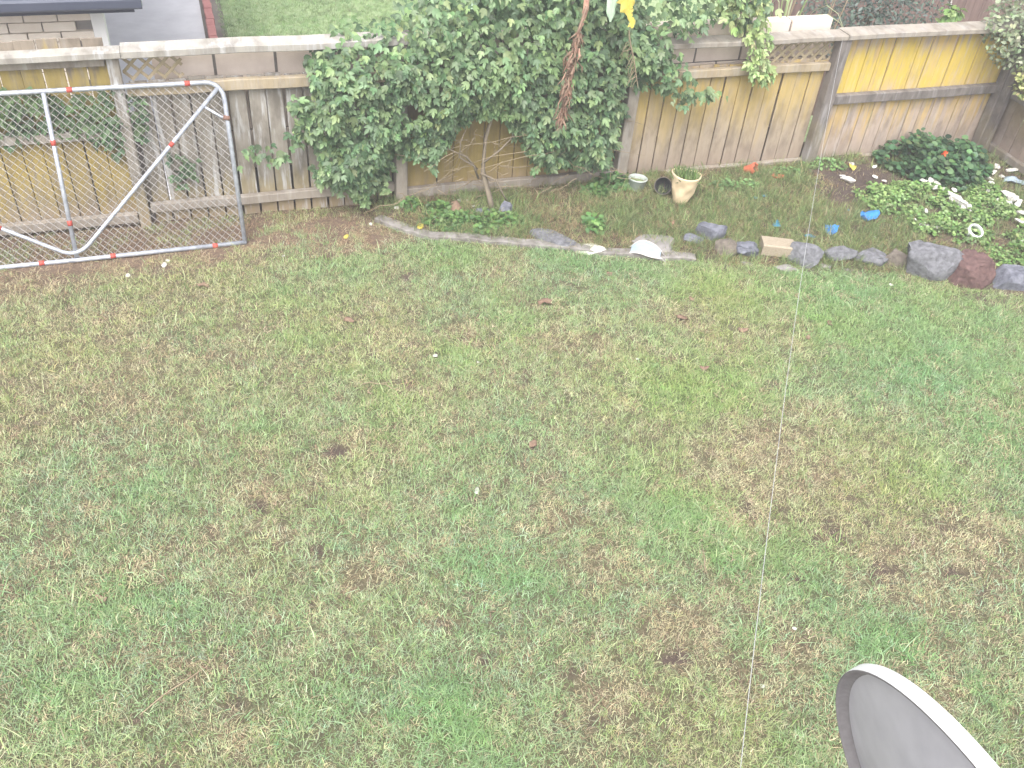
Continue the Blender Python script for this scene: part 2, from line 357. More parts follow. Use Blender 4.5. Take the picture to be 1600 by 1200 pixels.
# the neighbour's lower ground beyond the fence
NZ = -1.0
tag(MB().box((-90, 7.99, NZ-.3), (90, 160, NZ-.01)).build('ground', 'neighbour_ground'), None, None, kind='structure')
tag(MB().box((-90, -90, NZ-.3), (90, 7.98, NZ-.01)).build('ground', 'neighbour_ground'), None, None, kind='structure')
sheet('neighbour_lawn', .5, 12, 8.2, 40, .3, lambda x, y: NZ+.015+(fbm(x, y, 1, 3)-.5)*.05+0*x, lambda x, y: np.ones((len(x), 3))*.2, 'neighbour_grass')
tag(MB().box((-9, 8.0, NZ-.05), (.17, 40, NZ+.004)).build('driveway', 'drive_concrete'), None, None, kind='structure')
k = thing('brick_edging', 'row of red bricks edging the concrete drive beside the lawn', 'edging', (.28, 12, NZ))
bm_ = MB().chamfer((-.06, -.115, 0), (.06, .115, .11), .008); b0 = None
for i in range(44):
    if b0 is None: b0 = bm_.build('brick', 'kerb_red', k); o = b0
    else: o = b0.copy(); COL.objects.link(o)
    o.parent = k; o.location = (random.uniform(-.006, .006), -3.6+i*.236, -.01+random.uniform(-.006, .006)); o.rotation_euler = (0, 0, random.uniform(-.03, .03))

# ------------------------------------------------------------------ fences
FY = 7.6
def copies(parent, first, n, fn):
    for i in range(n):
        o = first if i == 0 else first.copy()
        if i: COL.objects.link(o)
        o.parent = parent; fn(o, i)
def palings(parent, x0, x1, pitch, z0, z1, mat, wid=.146, lift=.012):
    n = int(round((x1-x0)/pitch)); pitch = (x1-x0)/n; H = z1-z0
    bm = [MB().chamfer((-wid/2, 0, 0), (wid/2, .019, H*1.0), .003, .003) for _ in range(3)]
    ms = [b.build('paling', mat, parent) for b in bm]
    for i in range(n):
        o = ms[i] if i < 3 else ms[i % 3].copy()
        if i >= 3: COL.objects.link(o)
        o.parent = parent
        o.location = (x0+(i+.5)*pitch+random.uniform(-.004, .004), FY+.012+random.uniform(-.004, .004), z0+random.uniform(-lift, lift))
        o.rotation_euler = (random.uniform(-.004, .004), random.uniform(-.006, .006), random.uniform(-.02, .02))
def rail(parent, name, x0, x1, z0, z1, y0, y1, mat):
    m = MB(); n = 5
    xs = [x0+(x1-x0)*i/n for i in range(n+1)]; v = []; 
    for i, x in enumerate(xs):
        w = random.uniform(-.005, .005); c = .006
        ring = [(y0+c, z0), (y1, z0), (y1, z1), (y0+c, z1), (y0, z1-c), (y0, z0+c)]
        v += [(x, y, z+w) for (y, z) in ring]
    f = [(i*6+q, i*6+(q+1) % 6, (i+1)*6+(q+1) % 6, (i+1)*6+q) for i in range(n) for q in range(6)]+[(5, 4, 3, 2, 1, 0), tuple(n*6+q for q in range(6))]
    return m.add(v, f).build(name, mat, parent)
fence = thing('paling_fence', 'long weathered timber paling fence with yellow lichen running along the back of the lawn', 'fence', (0, 0, 0))
palings(fence, -4.2, -.665, .155, -.03, 1.62, 'paling_top_yellow', .147)
MB().box((-4.2, FY+.05, NZ), (-.4, FY+.09, .98)).build('gap_darkening_board', 'post_dark', fence)  # unseen board added to keep the gaps between these palings dark
palings(fence, -.55, 1.56, .154, -.02, 1.275, 'paling_grey', .134)
palings(fence, 1.68, 3.76, .153, -.03, 1.27, 'paling_olive', .143)
palings(fence, 3.88, 5.93, .153, -.03, 1.13, 'paling_gold', .146)
palings(fence, 6.06, 8.2, .153, -.03, 1.355, 'paling_yellow', .144)
for x, zt, wd in ((-2.9, 1.5, .1), (-.62, 1.5, .09), (1.62, 1.5, .11), (3.82, 1.35, .11), (5.995, 1.345, .125), (8.2, 1.345, .12)):
    MB().chamfer((x-wd/2, FY-(.105 if x > 0 else .066), -.06), (x+wd/2, FY+.005, zt), .008, .004).build('post', 'post_dark' if x > 5 else 'paling_grey' if x < 0 else 'rail_grey', fence)
rail(fence, 'rail', -4.2, -.68, .045, .13, FY-.05, FY+.004, 'rail_grey'); rail(fence, 'rail', -4.2, -.68, .83, .905, FY-.05, FY+.004, 'rail_grey'); rail(fence, 'rail', -4.2, -.68, 1.42, 1.497, FY-.05, FY+.004, 'rail_grey')
rail(fence, 'rail', -.56, 1.56, 1.17, 1.26, FY-.05, FY+.004, 'rail_mossy'); rail(fence, 'rail', -.56, 1.56, .13, .21, FY-.05, FY+.004, 'rail_grey')
rail(fence, 'rail', 1.68, 3.76, 1.15, 1.24, FY-.05, FY+.004, 'rail_grey'); rail(fence, 'rail', 1.68, 3.76, .04, .14, FY-.05, FY+.004, 'rail_grey')
rail(fence, 'rail', 3.88, 5.93, 1.03, 1.11, FY-.05, FY+.004, 'rail_mossy'); rail(fence, 'plinth_board', 4.35, 5.93, -.04, .075, FY-.045, FY+.004, 'rail_grey')
rail(fence, 'rail', 6.06, 8.14, .67, .765, FY-.06, FY+.004, 'post_dark'); rail(fence, 'plinth_board', 6.06, 7.6, -.05, .045, FY-.045, FY+.004, 'rail_grey')
rail(fence, 'cap', -4.2, -.55, 1.502, 1.555, FY-.13, FY+.009, 'cap_pale'); rail(fence, 'cap', -.548, 1.72, 1.502, 1.56, FY-.12, FY+.07, 'cap_pale')
rail(fence, 'cap', 1.722, 3.9, 1.352, 1.40, FY-.12, FY+.06, 'rail_grey')
rail(fence, 'cap', 3.902, 5.99, 1.35, 1.398, FY-.12, FY+.06, 'rail_grey'); rail(fence, 'cap', 5.992, 8.3, 1.358, 1.41, FY-.13, FY+.08, 'rail_grey')
def lattice(x0, x1, z0, z1, sp, y, wd=.028):
    for d, dy in ((1, 0), (-1, .009)):
        k = -3.0
        while k < 3.0:
            # line z = d*(x-x0)+k clipped to the rectangle
            pts = []
            for t in np.linspace(x0, x1, 200):
                zz = z0+d*(t-x0)+k
                if z0 <= zz <= z1: pts.append((t, zz))
            if len(pts) > 6:
                (ax, az), (bx, bz) = pts[0], pts[-1]; L = math.hypot(bx-ax, bz-az)
                o = MB().box((0, 0, -wd/2), (L, .008, wd/2)).build('lattice_slat', 'lattice_timber', fence, loc=(ax, y+dy, az), rot=(0, -math.atan2(bz-az, bx-ax), 0))
            k += sp
lattice(-.56, -.12, 1.27, 1.5, .118, FY+.035, .024); lattice(5.12, 5.95, 1.115, 1.35, .105, FY+.008, .026)

sf = thing('side_fence', 'grey-brown timber paling fence running forward from the corner beside the weeds', 'fence', (8.27, 7.5, 0), (0, 0, -math.pi/2))
bmats = [MB().chamfer((-.073, 0, -.04), (.073, .019, 1.34), .003, .003).build('paling', 'paling_brown', sf) for _ in range(2)]
for i in range(24):
    o = bmats[i] if i < 2 else bmats[i % 2].copy()
    if i >= 2: COL.objects.link(o)
    o.parent = sf; o.location = (.09+i*.153, .005+random.uniform(-.003, .003), random.uniform(-.01, .01)); o.rotation_euler = (0, random.uniform(-.005, .005), 0)
for (n_, z0, z1) in (('rail', .66, .75), ('rail', 1.2, 1.28), ('rail', .06, .14)):
    rail(sf, n_, 0.02, 3.75, z0, z1, -.05, .002, 'post_dark')
for x in (.05, 2.25): MB().chamfer((x-.05, -.11, -.05), (x+.05, -.052, 1.3), .006).build('post', 'post_dark', sf)
rail(sf, 'cap', -.02, 3.75, 1.345, 1.39, -.09, .05, 'rail_grey')

# cream block wall just behind the fence
wl = thing('block_wall', 'cream concrete block wall with dark joints standing behind the fence', 'wall', (0, 7.74, 0))
MB().box((-.33, .012, NZ-.02), (5.93, .11, 1.455)).build('mortar', 'block_mortar', wl)
first = None
for c in range(3):
    zt = 1.475-c*.37; x = -.35-(.24 if c % 2 else 0)
    while x < 5.9:
        a, b = max(x, -.35), min(x+.475, 5.95)
        if b-a > .1:
            MB().chamfer((a+.006, 0, zt-.36), (b-.006, .122, zt), .006, .001).build('block', 'block_cream', wl, loc=(0, random.uniform(-.004, .004), 0))
        x += .487

# ------------------------------------------------------------------ the neighbour's house
HY = 9.9; HX = -.925
hs_ = thing('brick_house', 'cream brick house with a slate-grey gutter and roof behind the fence', 'house', (0, 0, NZ))
MB().box((-8, HY+.06, -.05), (HX, HY+.2, 2.2)).build('mortar_wall', 'brick_mortar', hs_)
wall = MB().box((-7.9, HY+.203, -.04), (HX-.7, 16.3, 2.4)).build('wall', 'brick_mortar', hs_)
proto = MB().chamfer((0, 0, 0), (.288, .1, .088), .004).build('brick', 'brick_cream', hs_); used = False
for r_ in range(12, 23):
    x = HX-.29-(.15 if r_ % 2 else 0)
    while x > -4.2:
        o = proto if not used else proto.copy()
        if used: COL.objects.link(o)
        used = True; o.parent = hs_; o.location = (x, HY-.004+random.uniform(-.003, .003), r_*.098); x -= .3
MB().chamfer((HX+.003, HY-.03, -.02), (HX+.125, HY+.1, 2.18), .008).build('corner_board', 'white_paint', hs_)
rf = MB(); rf.add([(-8.4, 9.66, 2.23), (-.2, 9.66, 2.23), (-.2, 13.3, 3.7), (-8.4, 13.3, 3.7), (-8.4, 9.66, 2.29), (-.2, 9.66, 2.29), (-.2, 13.3, 3.78), (-8.4, 13.3, 3.78)], [(0, 1, 2, 3), (4, 5, 6, 7), (0, 1, 5, 4), (1, 2, 6, 5), (2, 3, 7, 6), (3, 0, 4, 7)])
rf.add([(-8.4, 16.9, 2.23), (-.2, 16.9, 2.23), (-.2, 13.3, 3.7), (-8.4, 13.3, 3.7), (-8.4, 16.9, 2.29), (-.2, 16.9, 2.29), (-.2, 13.3, 3.78), (-8.4, 13.3, 3.78)], [(0, 1, 2, 3), (4, 5, 6, 7), (0, 1, 5, 4), (3, 0, 4, 7)])
roof = rf.build('roof', 'roof_slate', hs_)
for i in range(34): MB().chamfer((-8.38+i*.245, -.02, 0), (-8.38+i*.245+.237, .36, .022), .006).build('roof_tile', 'roof_slate', roof, loc=(0, 9.66, 2.292), rot=(math.atan2(1.55, 3.64), 0, 0))
MB().chamfer((-8.4, 9.52, 2.17), (-.42, 9.655, 2.28), .02).build('gutter', 'gutter_slate', hs_)
MB().box((-8.4, 9.67, 2.10), (-.5, 9.7, 2.24)).build('fascia', 'gutter_slate', hs_)
MB().box((-8.3, 9.7, 2.18), (-.5, HY+.05, 2.21)).build('soffit', 'white_paint', hs_)

# ------------------------------------------------------------------ leaves
def tri_leaf():
    out = [(0, -.02), (.17, .0), (.31, .14), (.38, .34), (.40, .62), (.25, .52), (.15, .42), (.19, .66), (.13, .86), (0, 1.05), (-.13, .86), (-.19, .66), (-.15, .42), (-.25, .52), (-.40, .62), (-.38, .34), (-.31, .14), (-.17, .0)]
    return out, (0, .3)
def oval_leaf(wd=.3):
    out = [(0, 0), (wd*.7, .2), (wd, .45), (wd*.7, .75), (0, 1.0), (-wd*.7, .75), (-wd, .45), (-wd*.7, .2)]; return out, (0, .45)
def round_leaf(n=9):
    return [(.5*math.sin(2*math.pi*i/n), .5-.5*math.cos(2*math.pi*i/n)) for i in range(n)], (0, .45)
def leaf_template(kind, droop=.25, fold=.25, wob=0):
    out, c = {'tri': tri_leaf, 'oval': oval_leaf, 'slim': lambda: oval_leaf(.16), 'round': round_leaf}[kind]()
    P = [(c[0], c[1])]+out; V = []
    for (x, y) in P: V.append((x, y, -droop*max(0, y-.25)**2+fold*abs(x)-(.06 if (x, y) == c else 0)+random.uniform(-wob, wob)))
    n = len(out); T = [(0, 1+i, 1+(i+1) % n) for i in range(n)]
    return np.array(V), np.array(T)
def frames(N, T):
    N = N/np.linalg.norm(N, axis=1, keepdims=True); T = T-(T*N).sum(1, keepdims=True)*N; T = T/(np.linalg.norm(T, axis=1, keepdims=True)+1e-9); X = np.cross(T, N)
    return np.stack([X, T, N], -1)            # columns
def leaf_cloud(name, P, N, T, size, tint, kind, mat, parent, droop=.25, fold=.25, thing_kind=None, wide=1.0):
    V0, T0 = leaf_template(kind, droop, fold); V0 = V0*np.array([wide, 1, 1]); M = frames(N, T)
    V = np.einsum('nij,vj->nvi', M, V0)*size[:, None, None]+P[:, None, :]
    Fc = (T0[None]+(np.arange(len(P))*len(V0))[:, None, None]).reshape(-1, 3)
    m = npmesh(name, V.reshape(-1, 3), Fc, 3, np.repeat(tint, len(V0), 0)); o = link(name, m, mat, parent)
    if thing_kind: o['kind'] = thing_kind
    return o
def in_poly(x, y, poly):
    x = np.asarray(x); y = np.asarray(y); c = np.zeros(x.shape, bool); n = len(poly)
    for i in range(n):
        (x1, y1), (x2, y2) = poly[i], poly[i-1]
        c ^= ((y1 > y) != (y2 > y)) & (x < (x2-x1)*(y-y1)/((y2-y1)+1e-12)+x1)
    return c
def poly_dist(x, y, poly):
    d = np.full(x.shape, 1e9); n = len(poly)
    for i in range(n):
        a, b = np.array(poly[i-1]), np.array(poly[i]); ab = b-a; t = np.clip(((x-a[0])*ab[0]+(y-a[1])*ab[1])/(ab@ab+1e-12), 0, 1)
        d = np.minimum(d, np.hypot(x-a[0]-t*ab[0], y-a[1]-t*ab[1]))
    return d
def palette(n, cols, p=None, jit=.18):
    c = np.array(cols)[rng.choice(len(cols), n, p=p)]; return np.clip(c*(1+rng.normal(0, jit, (n, 1)))*(1+rng.normal(0, jit*.3, (n, 3))), .01, .9)
VINE_COLS = [(.125, .205, .1), (.155, .24, .12), (.19, .28, .14), (.095, .16, .08), (.24, .33, .15)]

def sample_poly(poly, n, pad=0.03):
    xs = [p[0] for p in poly]; zs = [p[1] for p in poly]; P = []
    while len(P) < n:
        x = rng.uniform(min(xs)-pad, max(xs)+pad, n*2); z = rng.uniform(min(zs)-pad, max(zs)+pad, n*2)
        jx = (fbm(x, z, 6, 11)-.5)*.36; jz = (fbm(x, z, 6, 21)-.5)*.36; ok = in_poly(x+jx, z+jz, poly); P += list(zip(x[ok], z[ok]))
    return np.array(P[:n])
def vine(name, label, polys, counts, bulge, single, y_front, size=(.045, .088), cols=VINE_COLS, pr=None, group=None, holes=[], loc=(0, 0, 0), thin=.0):
    """leaves spread through a mattress of growth hung on the fence: polys in (x, z) of the fence face"""
    t = thing(name, label, 'vine', loc); o3 = Vector(loc)
    A = []
    for poly, n in zip(polys, counts):
        q = sample_poly(poly, n); d = np.minimum(poly_dist(q[:, 0], q[:, 1], poly), .3)/.3
        for (hx, hz, hr) in holes:
            kd = np.hypot(q[:, 0]-hx, q[:, 1]-hz) > hr*(.7+.6*vnoise(q[:, 0], q[:, 1], 9)); q = q[kd]; d = d[kd]
        lump = fbm(q[:, 0], q[:, 1], 3.2, 55); keep = rng.random(len(q)) > thin*sstep(.52, .42, lump); q = q[keep]; d = d[keep]; lump = lump[keep]
        depth = bulge*(.25+.75*np.sqrt(d))*(.35+1.1*lump)*rng.uniform(.35, 1, len(q))**.6
        top = sstep(1.3, 1.7, q[:, 1]); y = y_front-depth+top*rng.uniform(0, .45, len(q))
        A.append(np.c_[q[:, 0], y, q[:, 1]])
    P = np.concatenate(A); n = len(P)
    N = np.c_[rng.normal(0, .45, n), rng.normal(-.75, .3, n), rng.normal(.75, .35, n)]
    T = np.c_[rng.normal(0, .7, n), rng.normal(-.35, .4, n), rng.normal(-.75, .4, n)]
    sz = rng.uniform(*size, n); tint = palette(n, cols, pr)
    br = sstep(.55, .75, fbm(P[:, 0], P[:, 2], 4, 77))[:, None]; tint = tint*(1-.4*br)+np.array([.25, .36, .14])*.4*br
    P = P-np.array(loc)
    score = -P[:, 1]+sz*4+rng.normal(0, .06, n); order = np.argsort(-score); big = order[:single]; rest = order[single:]
    leaf_cloud('foliage', P[rest], N[rest], T[rest], sz[rest], tint[rest], 'tri', 'leaf_tint', t, thing_kind='stuff', wide=1.1)
    if single:
        ms = []
        for i in range(4):
            V0, T0 = leaf_template('tri', random.uniform(.15, .45), random.uniform(.1, .35), .02); m = npmesh('leaf', V0*np.array([1.1, 1, 1]), T0, 3); m.materials.append(MATS['leaf_object']); ms.append(m)
        Fm = frames(N[big], T[big])
        for j, i in enumerate(big):
            o = bpy.data.objects.new('leaf', ms[j % 4]); COL.objects.link(o); o.parent = t; o.color = (*tint[i], 1)
            o.matrix_local = Matrix.Translation(P[i]) @ Matrix(Fm[j].tolist()).to_4x4() @ Matrix.Scale(float(sz[i]), 4)
    return t
def F(pts, y): return [(fp(px, py, y).x, fp(px, py, y).z) for (px, py) in pts]
YV = 7.22
main = F([(505, 100), (535, 84), (605, 64), (655, 42), (705, 22), (760, -30), (905, -60), (1005, -60), (1025, 30), (1042, 90), (1050, 130), (1005, 132), (990, 180), (975, 235), (940, 268), (880, 275), (838, 262), (812, 222), (785, 200),
          (745, 198), (722, 225), (690, 262), (655, 268), (625, 258), (610, 295), (590, 322), (560, 328), (540, 308), (500, 296), (492, 250), (462, 222), (455, 178), (476, 130)], YV)
right = F([(990, -50), (1200, -50), (1200, 20), (1140, 34), (1080, 36), (1035, 60), (1050, 100), (1075, 120), (1130, 136), (1128, 150), (1085, 148), (1030, 135), (990, 130)], 7.6)
low = F([(838, 255), (975, 235), (965, 262), (935, 285), (900, 280), (860, 285)], YV)
spr = F([(1130, -40), (1212, -40), (1212, 20), (1204, 60), (1206, 110), (1192, 146), (1178, 134), (1174, 80), (1155, 30)], 7.45)
spr_l = F([(373, 225), (405, 226), (440, 222), (445, 240), (420, 245), (400, 240), (375, 238)], 7.53)
def hole(px, py, rp): 
    c = fp(px, py, YV); return (c.x, c.z, rp/170.0)
passion = vine('passion_vine', 'large dark green climbing vine with lobed leaves draped over the middle of the fence', [main, right, low, spr_l], [9600, 850, 190, 40], .38, 285, 7.56,
               holes=[hole(645, 178, 15), hole(742, 150, 10), hole(575, 210, 11), hole(950, 118, 10), hole(968, 172, 9), hole(560, 175, 9), hole(880, 150, 10), hole(700, 215, 9)], loc=(2.36, 7.25, 0), thin=.32)
# its woody stem, runners and hanging dry twigs
def bed_pt(px, py): return place(px, py)
s0 = bed_pt(771, 328); L0 = Vector((2.36, 7.25, 0))
def lp(v): return Vector(v)-L0
MB().tube([lp((s0.x, s0.y, s0.z-.05)), lp((s0.x-.03, s0.y+.05, .15)), lp((s0.x-.07, 7.37, .36)), lp((s0.x-.05, 7.42, .65)), lp((s0.x+.05, 7.45, 1.0)), lp((s0.x+.1, 7.5, 1.5))], [.03, .026, .022, .018, .016, .012], 8).build('stem', 'bark', passion, True)
for (a, b, c) in (((2.33, 7.38, .42), (2.6, 7.42, .62), (2.9, 7.45, .95)), ((2.3, 7.4, .36), (2.0, 7.4, .6), (1.7, 7.4, .9)), ((2.3, 7.35, .3), (2.1, 7.3, .55), (2.16, 7.34, .8)), ((2.32, 7.35, .35), (2.5, 7.25, .2), (2.6, 7.28, .05))):
    MB().tube([lp(a), lp((Vector(a)+Vector(b))/2+Vector((.03, -.04, .04))), lp(b), lp((Vector(b)+Vector(c))/2+Vector((-.03, -.03, .03))), lp(c)], [.011, .01, .008, .006, .004], 6).build('runner', 'bark', passion, True)
for i in range(80):
    x = rng.choice([rng.uniform(2.05, 2.75), rng.uniform(1.4, 2.3), rng.uniform(2.9, 3.7)]); z = rng.uniform(.15, .75); a = Vector((x, 7.5-rng.uniform(0, .22), z)); pts = [lp(a)]; ddx = rng.normal(0, .06)
    for j in range(5): a = a+Vector((rng.normal(ddx, .018), rng.normal(0, .012), rng.normal(-.03, .018))); a.z = max(a.z, .06); pts.append(lp(a))
    MB().tube(pts, [.0035, .003, .003, .0025, .002, .0015], 4).build('dry_twig', 'twig', passion)

vine('creeper', 'green creeper trailing over the rails behind the leaning steel gate', [F([(-60, 150), (60, 150), (120, 152), (212, 156), (236, 200), (205, 216), (182, 252), (150, 222), (100, 208), (60, 206), (30, 212), (22, 235), (-60, 225)], 7.5), F([(262, 245), (300, 240), (300, 300), (275, 310)], 7.53)],
     [430, 34], .05, 40, 7.585, cols=[(.1, .17, .08), (.13, .21, .1), (.085, .14, .075)], loc=(-1.3, 7.45, 0), thin=.3)
vine('hanging_strand', 'pale yellow-green leafy strand hanging down over the top rail beside the lattice', [spr], [420], .14, 40, 7.5, (.05, .09), cols=[(.34, .43, .18), (.42, .5, .24), (.26, .36, .14)], loc=(5.0, 7.45, 0))

# ------------------------------------------------------------------ banana plant behind the fence with dead and yellow leaves hanging forward
bn = thing('banana_plant', 'banana plant with a withered brown leaf and torn yellow leaf hanging over the vine', 'plant', (3.3, 8.25, NZ))
def bl(v): return Vector(v)-Vector((3.3, 8.25, NZ))
MB().tube([(0, 0, -.02), (.02, -.02, 1.2), (0, -.05, 2.4), (-.02, -.1, 3.3)], [.13, .12, .1, .07], 12).build('pseudostem', 'bark', bn, True)
def strip_leaf(name, path, width, mat, ragged=.2, droop=.3, parent=bn, shift=bl, torn=0, seed=1):
    """a long banana blade: midrib path, side blades hanging to either side, edge torn"""
    r_ = random.Random(seed); P = [Vector(p) for p in path]; fine = []
    for i in range(len(P)-1):
        for k_ in range(5): fine.append(P[i].lerp(P[i+1], k_/5))
    fine.append(P[-1]); n = len(fine); m = MB()
    for sgn in (-1, 1):
        prev = None
        for i in range(n):
            t = (fine[min(i+1, n-1)]-fine[max(i-1, 0)]).normalized(); side = t.cross(Vector((0, -.6, .8))).normalized()*sgn
            e = i/(n-1); wd = width*math.sin(math.pi*min(1, .12+e*.86))**.6*(1-ragged*r_.random())
            a = fine[i]; b = a+side*wd*.55+Vector((0, -.01, -droop*wd*.3)); c = a+side*wd*.85+Vector((r_.uniform(-.01, .01), 0, -droop*wd))
            cur = [shift(a), shift(b), shift(c)]
            if prev and not (torn and r_.random() < torn): m.add(prev+cur, [(0, 1, 4, 3), (1, 2, 5, 4)])
            elif prev: m.add([prev[0], prev[1], cur[0], cur[1].lerp(prev[1], .3)], [(0, 1, 3, 2)])
            prev = cur
    o = m.build(name, mat, parent, True)
    MB().tube([shift(p) for p in fine], [.012*(1-.7*i/(n-1))+.002 for i in range(n)], 6).build('midrib', mat, o)
    return o
simple('banana_green', (.3, .42, .28), (.42, .54, .4), 6, .4, .1)
A = fp(922, -60, 7.5); 
dead = strip_leaf('dead_leaf', [(3.28, 8.15, 2.25), (3.22, 7.85, 2.35), (3.16, 7.4, 2.23), fp(917, 10, 7.18), fp(905, 50, 7.12)], .035, 'pink_dead_leaf', .5, 1.0, torn=.2, seed=4)
dead['label'] = 'brown withered banana leaf hanging straight down'
def rag(c0, path, wds, n, mat, seed, name):
    r_ = random.Random(seed); m = MB(); P = [Vector(p) for p in path]
    for i in range(n):
        e = r_.random()*(len(P)-1.01); j = int(e); p = P[j].lerp(P[j+1], e-j); wd = wds[j]+(wds[j+1]-wds[j])*(e-j)
        p = p+Vector((r_.gauss(0, wd), r_.gauss(-.015, .02), 0)); L = r_.uniform(.05, .15); q = p+Vector((r_.gauss(0, .03), r_.gauss(0, .02), -L)); h_ = Vector((r_.uniform(.002, .009), r_.uniform(-.01, .01), 0))
        mid = p.lerp(q, .5)+Vector((r_.gauss(0, .015), r_.gauss(-.01, .01), 0))
        m.add([bl(p-h_*.5), bl(p+h_*.5), bl(mid-h_), bl(mid+h_), bl(q-h_*.2), bl(q+h_*.2)], [(0, 1, 3, 2), (2, 3, 5, 4)])
    return m.build(name, mat, bn)
rg = [fp(905, 45, 7.12), fp(893, 85, 7.08), fp(886, 120, 7.06), fp(880, 165, 7.05), fp(876, 190, 7.05)]
rag(None, rg, [.006, .026, .022, .014, .007], 150, 'dead_leaf', 3, 'dead_leaf'); rag(None, rg, [.008, .026, .022, .014, .007], 70, 'pink_dead_leaf', 5, 'dead_leaf')
MB().tube([bl(p) for p in [fp(917, 10, 7.17)]+rg], [.014, .012, .01, .008, .006, .004], 6).build('dead_stalk', 'dead_leaf', bn, True)
yl = strip_leaf('yellow_leaf', [(3.35, 8.15, 2.3), (3.5, 7.6, 2.4), fp(975, -55, 7.1), fp(978, -15, 7.06), fp(983, 15, 7.03), fp(988, 44, 7.0)], .12, 'yellow_leaf', .75, .35, torn=.3, seed=9); yl['label'] = 'torn bright yellow banana leaf'
gl = strip_leaf('pale_leaf', [(3.3, 8.1, 2.2), (3.38, 7.7, 2.25), fp(960, -45, 7.12), fp(957, -5, 7.08), fp(953, 34, 7.05)], .075, 'banana_green', .1, .4, seed=11)
strip_leaf('pale_leaf', [(3.2, 8.2, 2.3), (2.7, 7.9, 2.35), (2.35, 7.6, 2.1), fp(738, 14, 7.4)], .09, 'banana_green', .1, .3, seed=12)
st = [fp(982, 38, 7.22), fp(984, 62, 7.2), fp(991, 95, 7.19), fp(997, 138, 7.18)]
MB().tube([bl(p) for p in st], [.006, .007, .006, .003], 5).build('dead_stalk', 'twig', bn)
for i in range(14):
    p = st[1].lerp(st[3], i/16); q = p+Vector((random.gauss(-.03, .04), random.uniform(-.02, .02), -random.uniform(.06, .16)))
    MB().tube([bl(p), bl(p.lerp(q, .5)+Vector((random.gauss(-.015, .01), 0, .01))), bl(q)], [.003, .003, .0015], 4).build('dry_fibre', 'twig', bn)

# ------------------------------------------------------------------ shrubs and fence beyond the right-hand corner
def shrub(name, label, base, center, radii, n, size, cols, kind='oval', seed=1, gap=.45, cat='shrub', stems=7, twigs=0, wide=1.0):
    t = thing(name, label, cat, base); B = np.array(base); C = np.array(center); r_ = np.random.default_rng(seed)
    d = r_.normal(0, 1, (n*3, 3)); d /= np.linalg.norm(d, axis=1, keepdims=True); rad = r_.random(n*3)**.4
    rad = rad*(.75+.5*fbm(d[:, 0]*2+d[:, 2], d[:, 1]*2-d[:, 2], 1.2, seed)); P = C+d*rad[:, None]*np.array(radii)
    keep = fbm(P[:, 0]+P[:, 2]*.7, P[:, 1]-P[:, 2]*.8, 4.5, seed+9) > gap; P = P[keep][:n]; d = d[keep][:n]; n = len(P)
    N = d*.6+np.c_[r_.normal(0, .4, n), r_.normal(-.2, .4, n), r_.normal(.7, .3, n)]; T = np.c_[r_.normal(0, 1, n), r_.normal(0, 1, n), r_.normal(-.3, .5, n)]
    leaf_cloud('crown', P-B, N, T, r_.uniform(*size, n), palette(n, cols), kind, 'leaf_tint', t, thing_kind='stuff', wide=wide)
    m = MB()
    for i in range(stems):
        q = P[r_.integers(n)]-B; q = C-B+(q-(C-B))*.8; mid = np.array([r_.normal(0, .05)+q[0]*.1, r_.normal(0, .05)+q[1]*.1, (C-B)[2]*.9])
        m.tube([(r_.normal(0, .02), r_.normal(0, .02), -.03), mid*np.array([1, 1, .55]), mid, q], [.03, .022, .014, .005], 6)
    m.build('trunk', 'bark', t, True); return t
shrub('overhanging_shrub', 'pale grey-green shrub hanging over the fence corner from the right', (9.0, 7.6, NZ), (8.3, 7.42, 1.52), (.72, .5, .62), 3600, (.035, .06), [(.24, .29, .17), (.3, .34, .22), (.18, .23, .12), (.38, .42, .28)], seed=4, gap=.42)
shrub('small_leaved_bush', 'yellow-green small-leaved bush spilling over the side fence', (8.75, 6.9, NZ), (8.17, 7.0, 1.05), (.36, .3, .32), 620, (.035, .055), [(.3, .34, .13), (.4, .42, .18), (.22, .28, .1)], seed=6, gap=.42)
shrub('dark_shrub', 'dark blue-green shrub behind the top of the yellow fence', (7.6, 9.2, NZ), (7.45, 9.0, 1.15), (1.0, .6, .75), 3000, (.04, .07), [(.07, .1, .08), (.1, .14, .11), (.14, .18, .15)], 'slim', seed=8, gap=.3, wide=1.4)
shrub('leafy_weed', 'bright green leafy weed sprouting beyond the fence cap', (7.5, 7.95, NZ), (7.42, 7.82, 1.42), (.12, .1, .11), 70, (.06, .1), [(.2, .32, .1), (.28, .4, .16)], 'tri', seed=10, gap=.2, stems=3)
shrub('back_hedge', 'dark leafy hedge growing behind the passion vine', (2.9, 9.3, NZ), (3.2, 9.0, 1.5), (1.2, .5, .7), 2400, (.07, .11), VINE_COLS, 'tri', seed=12, gap=.36)
rd = thing('flax_clump', 'clump of long pale strap leaves and bare stalks behind the lattice', 'plant', (6.0, 8.6, NZ))
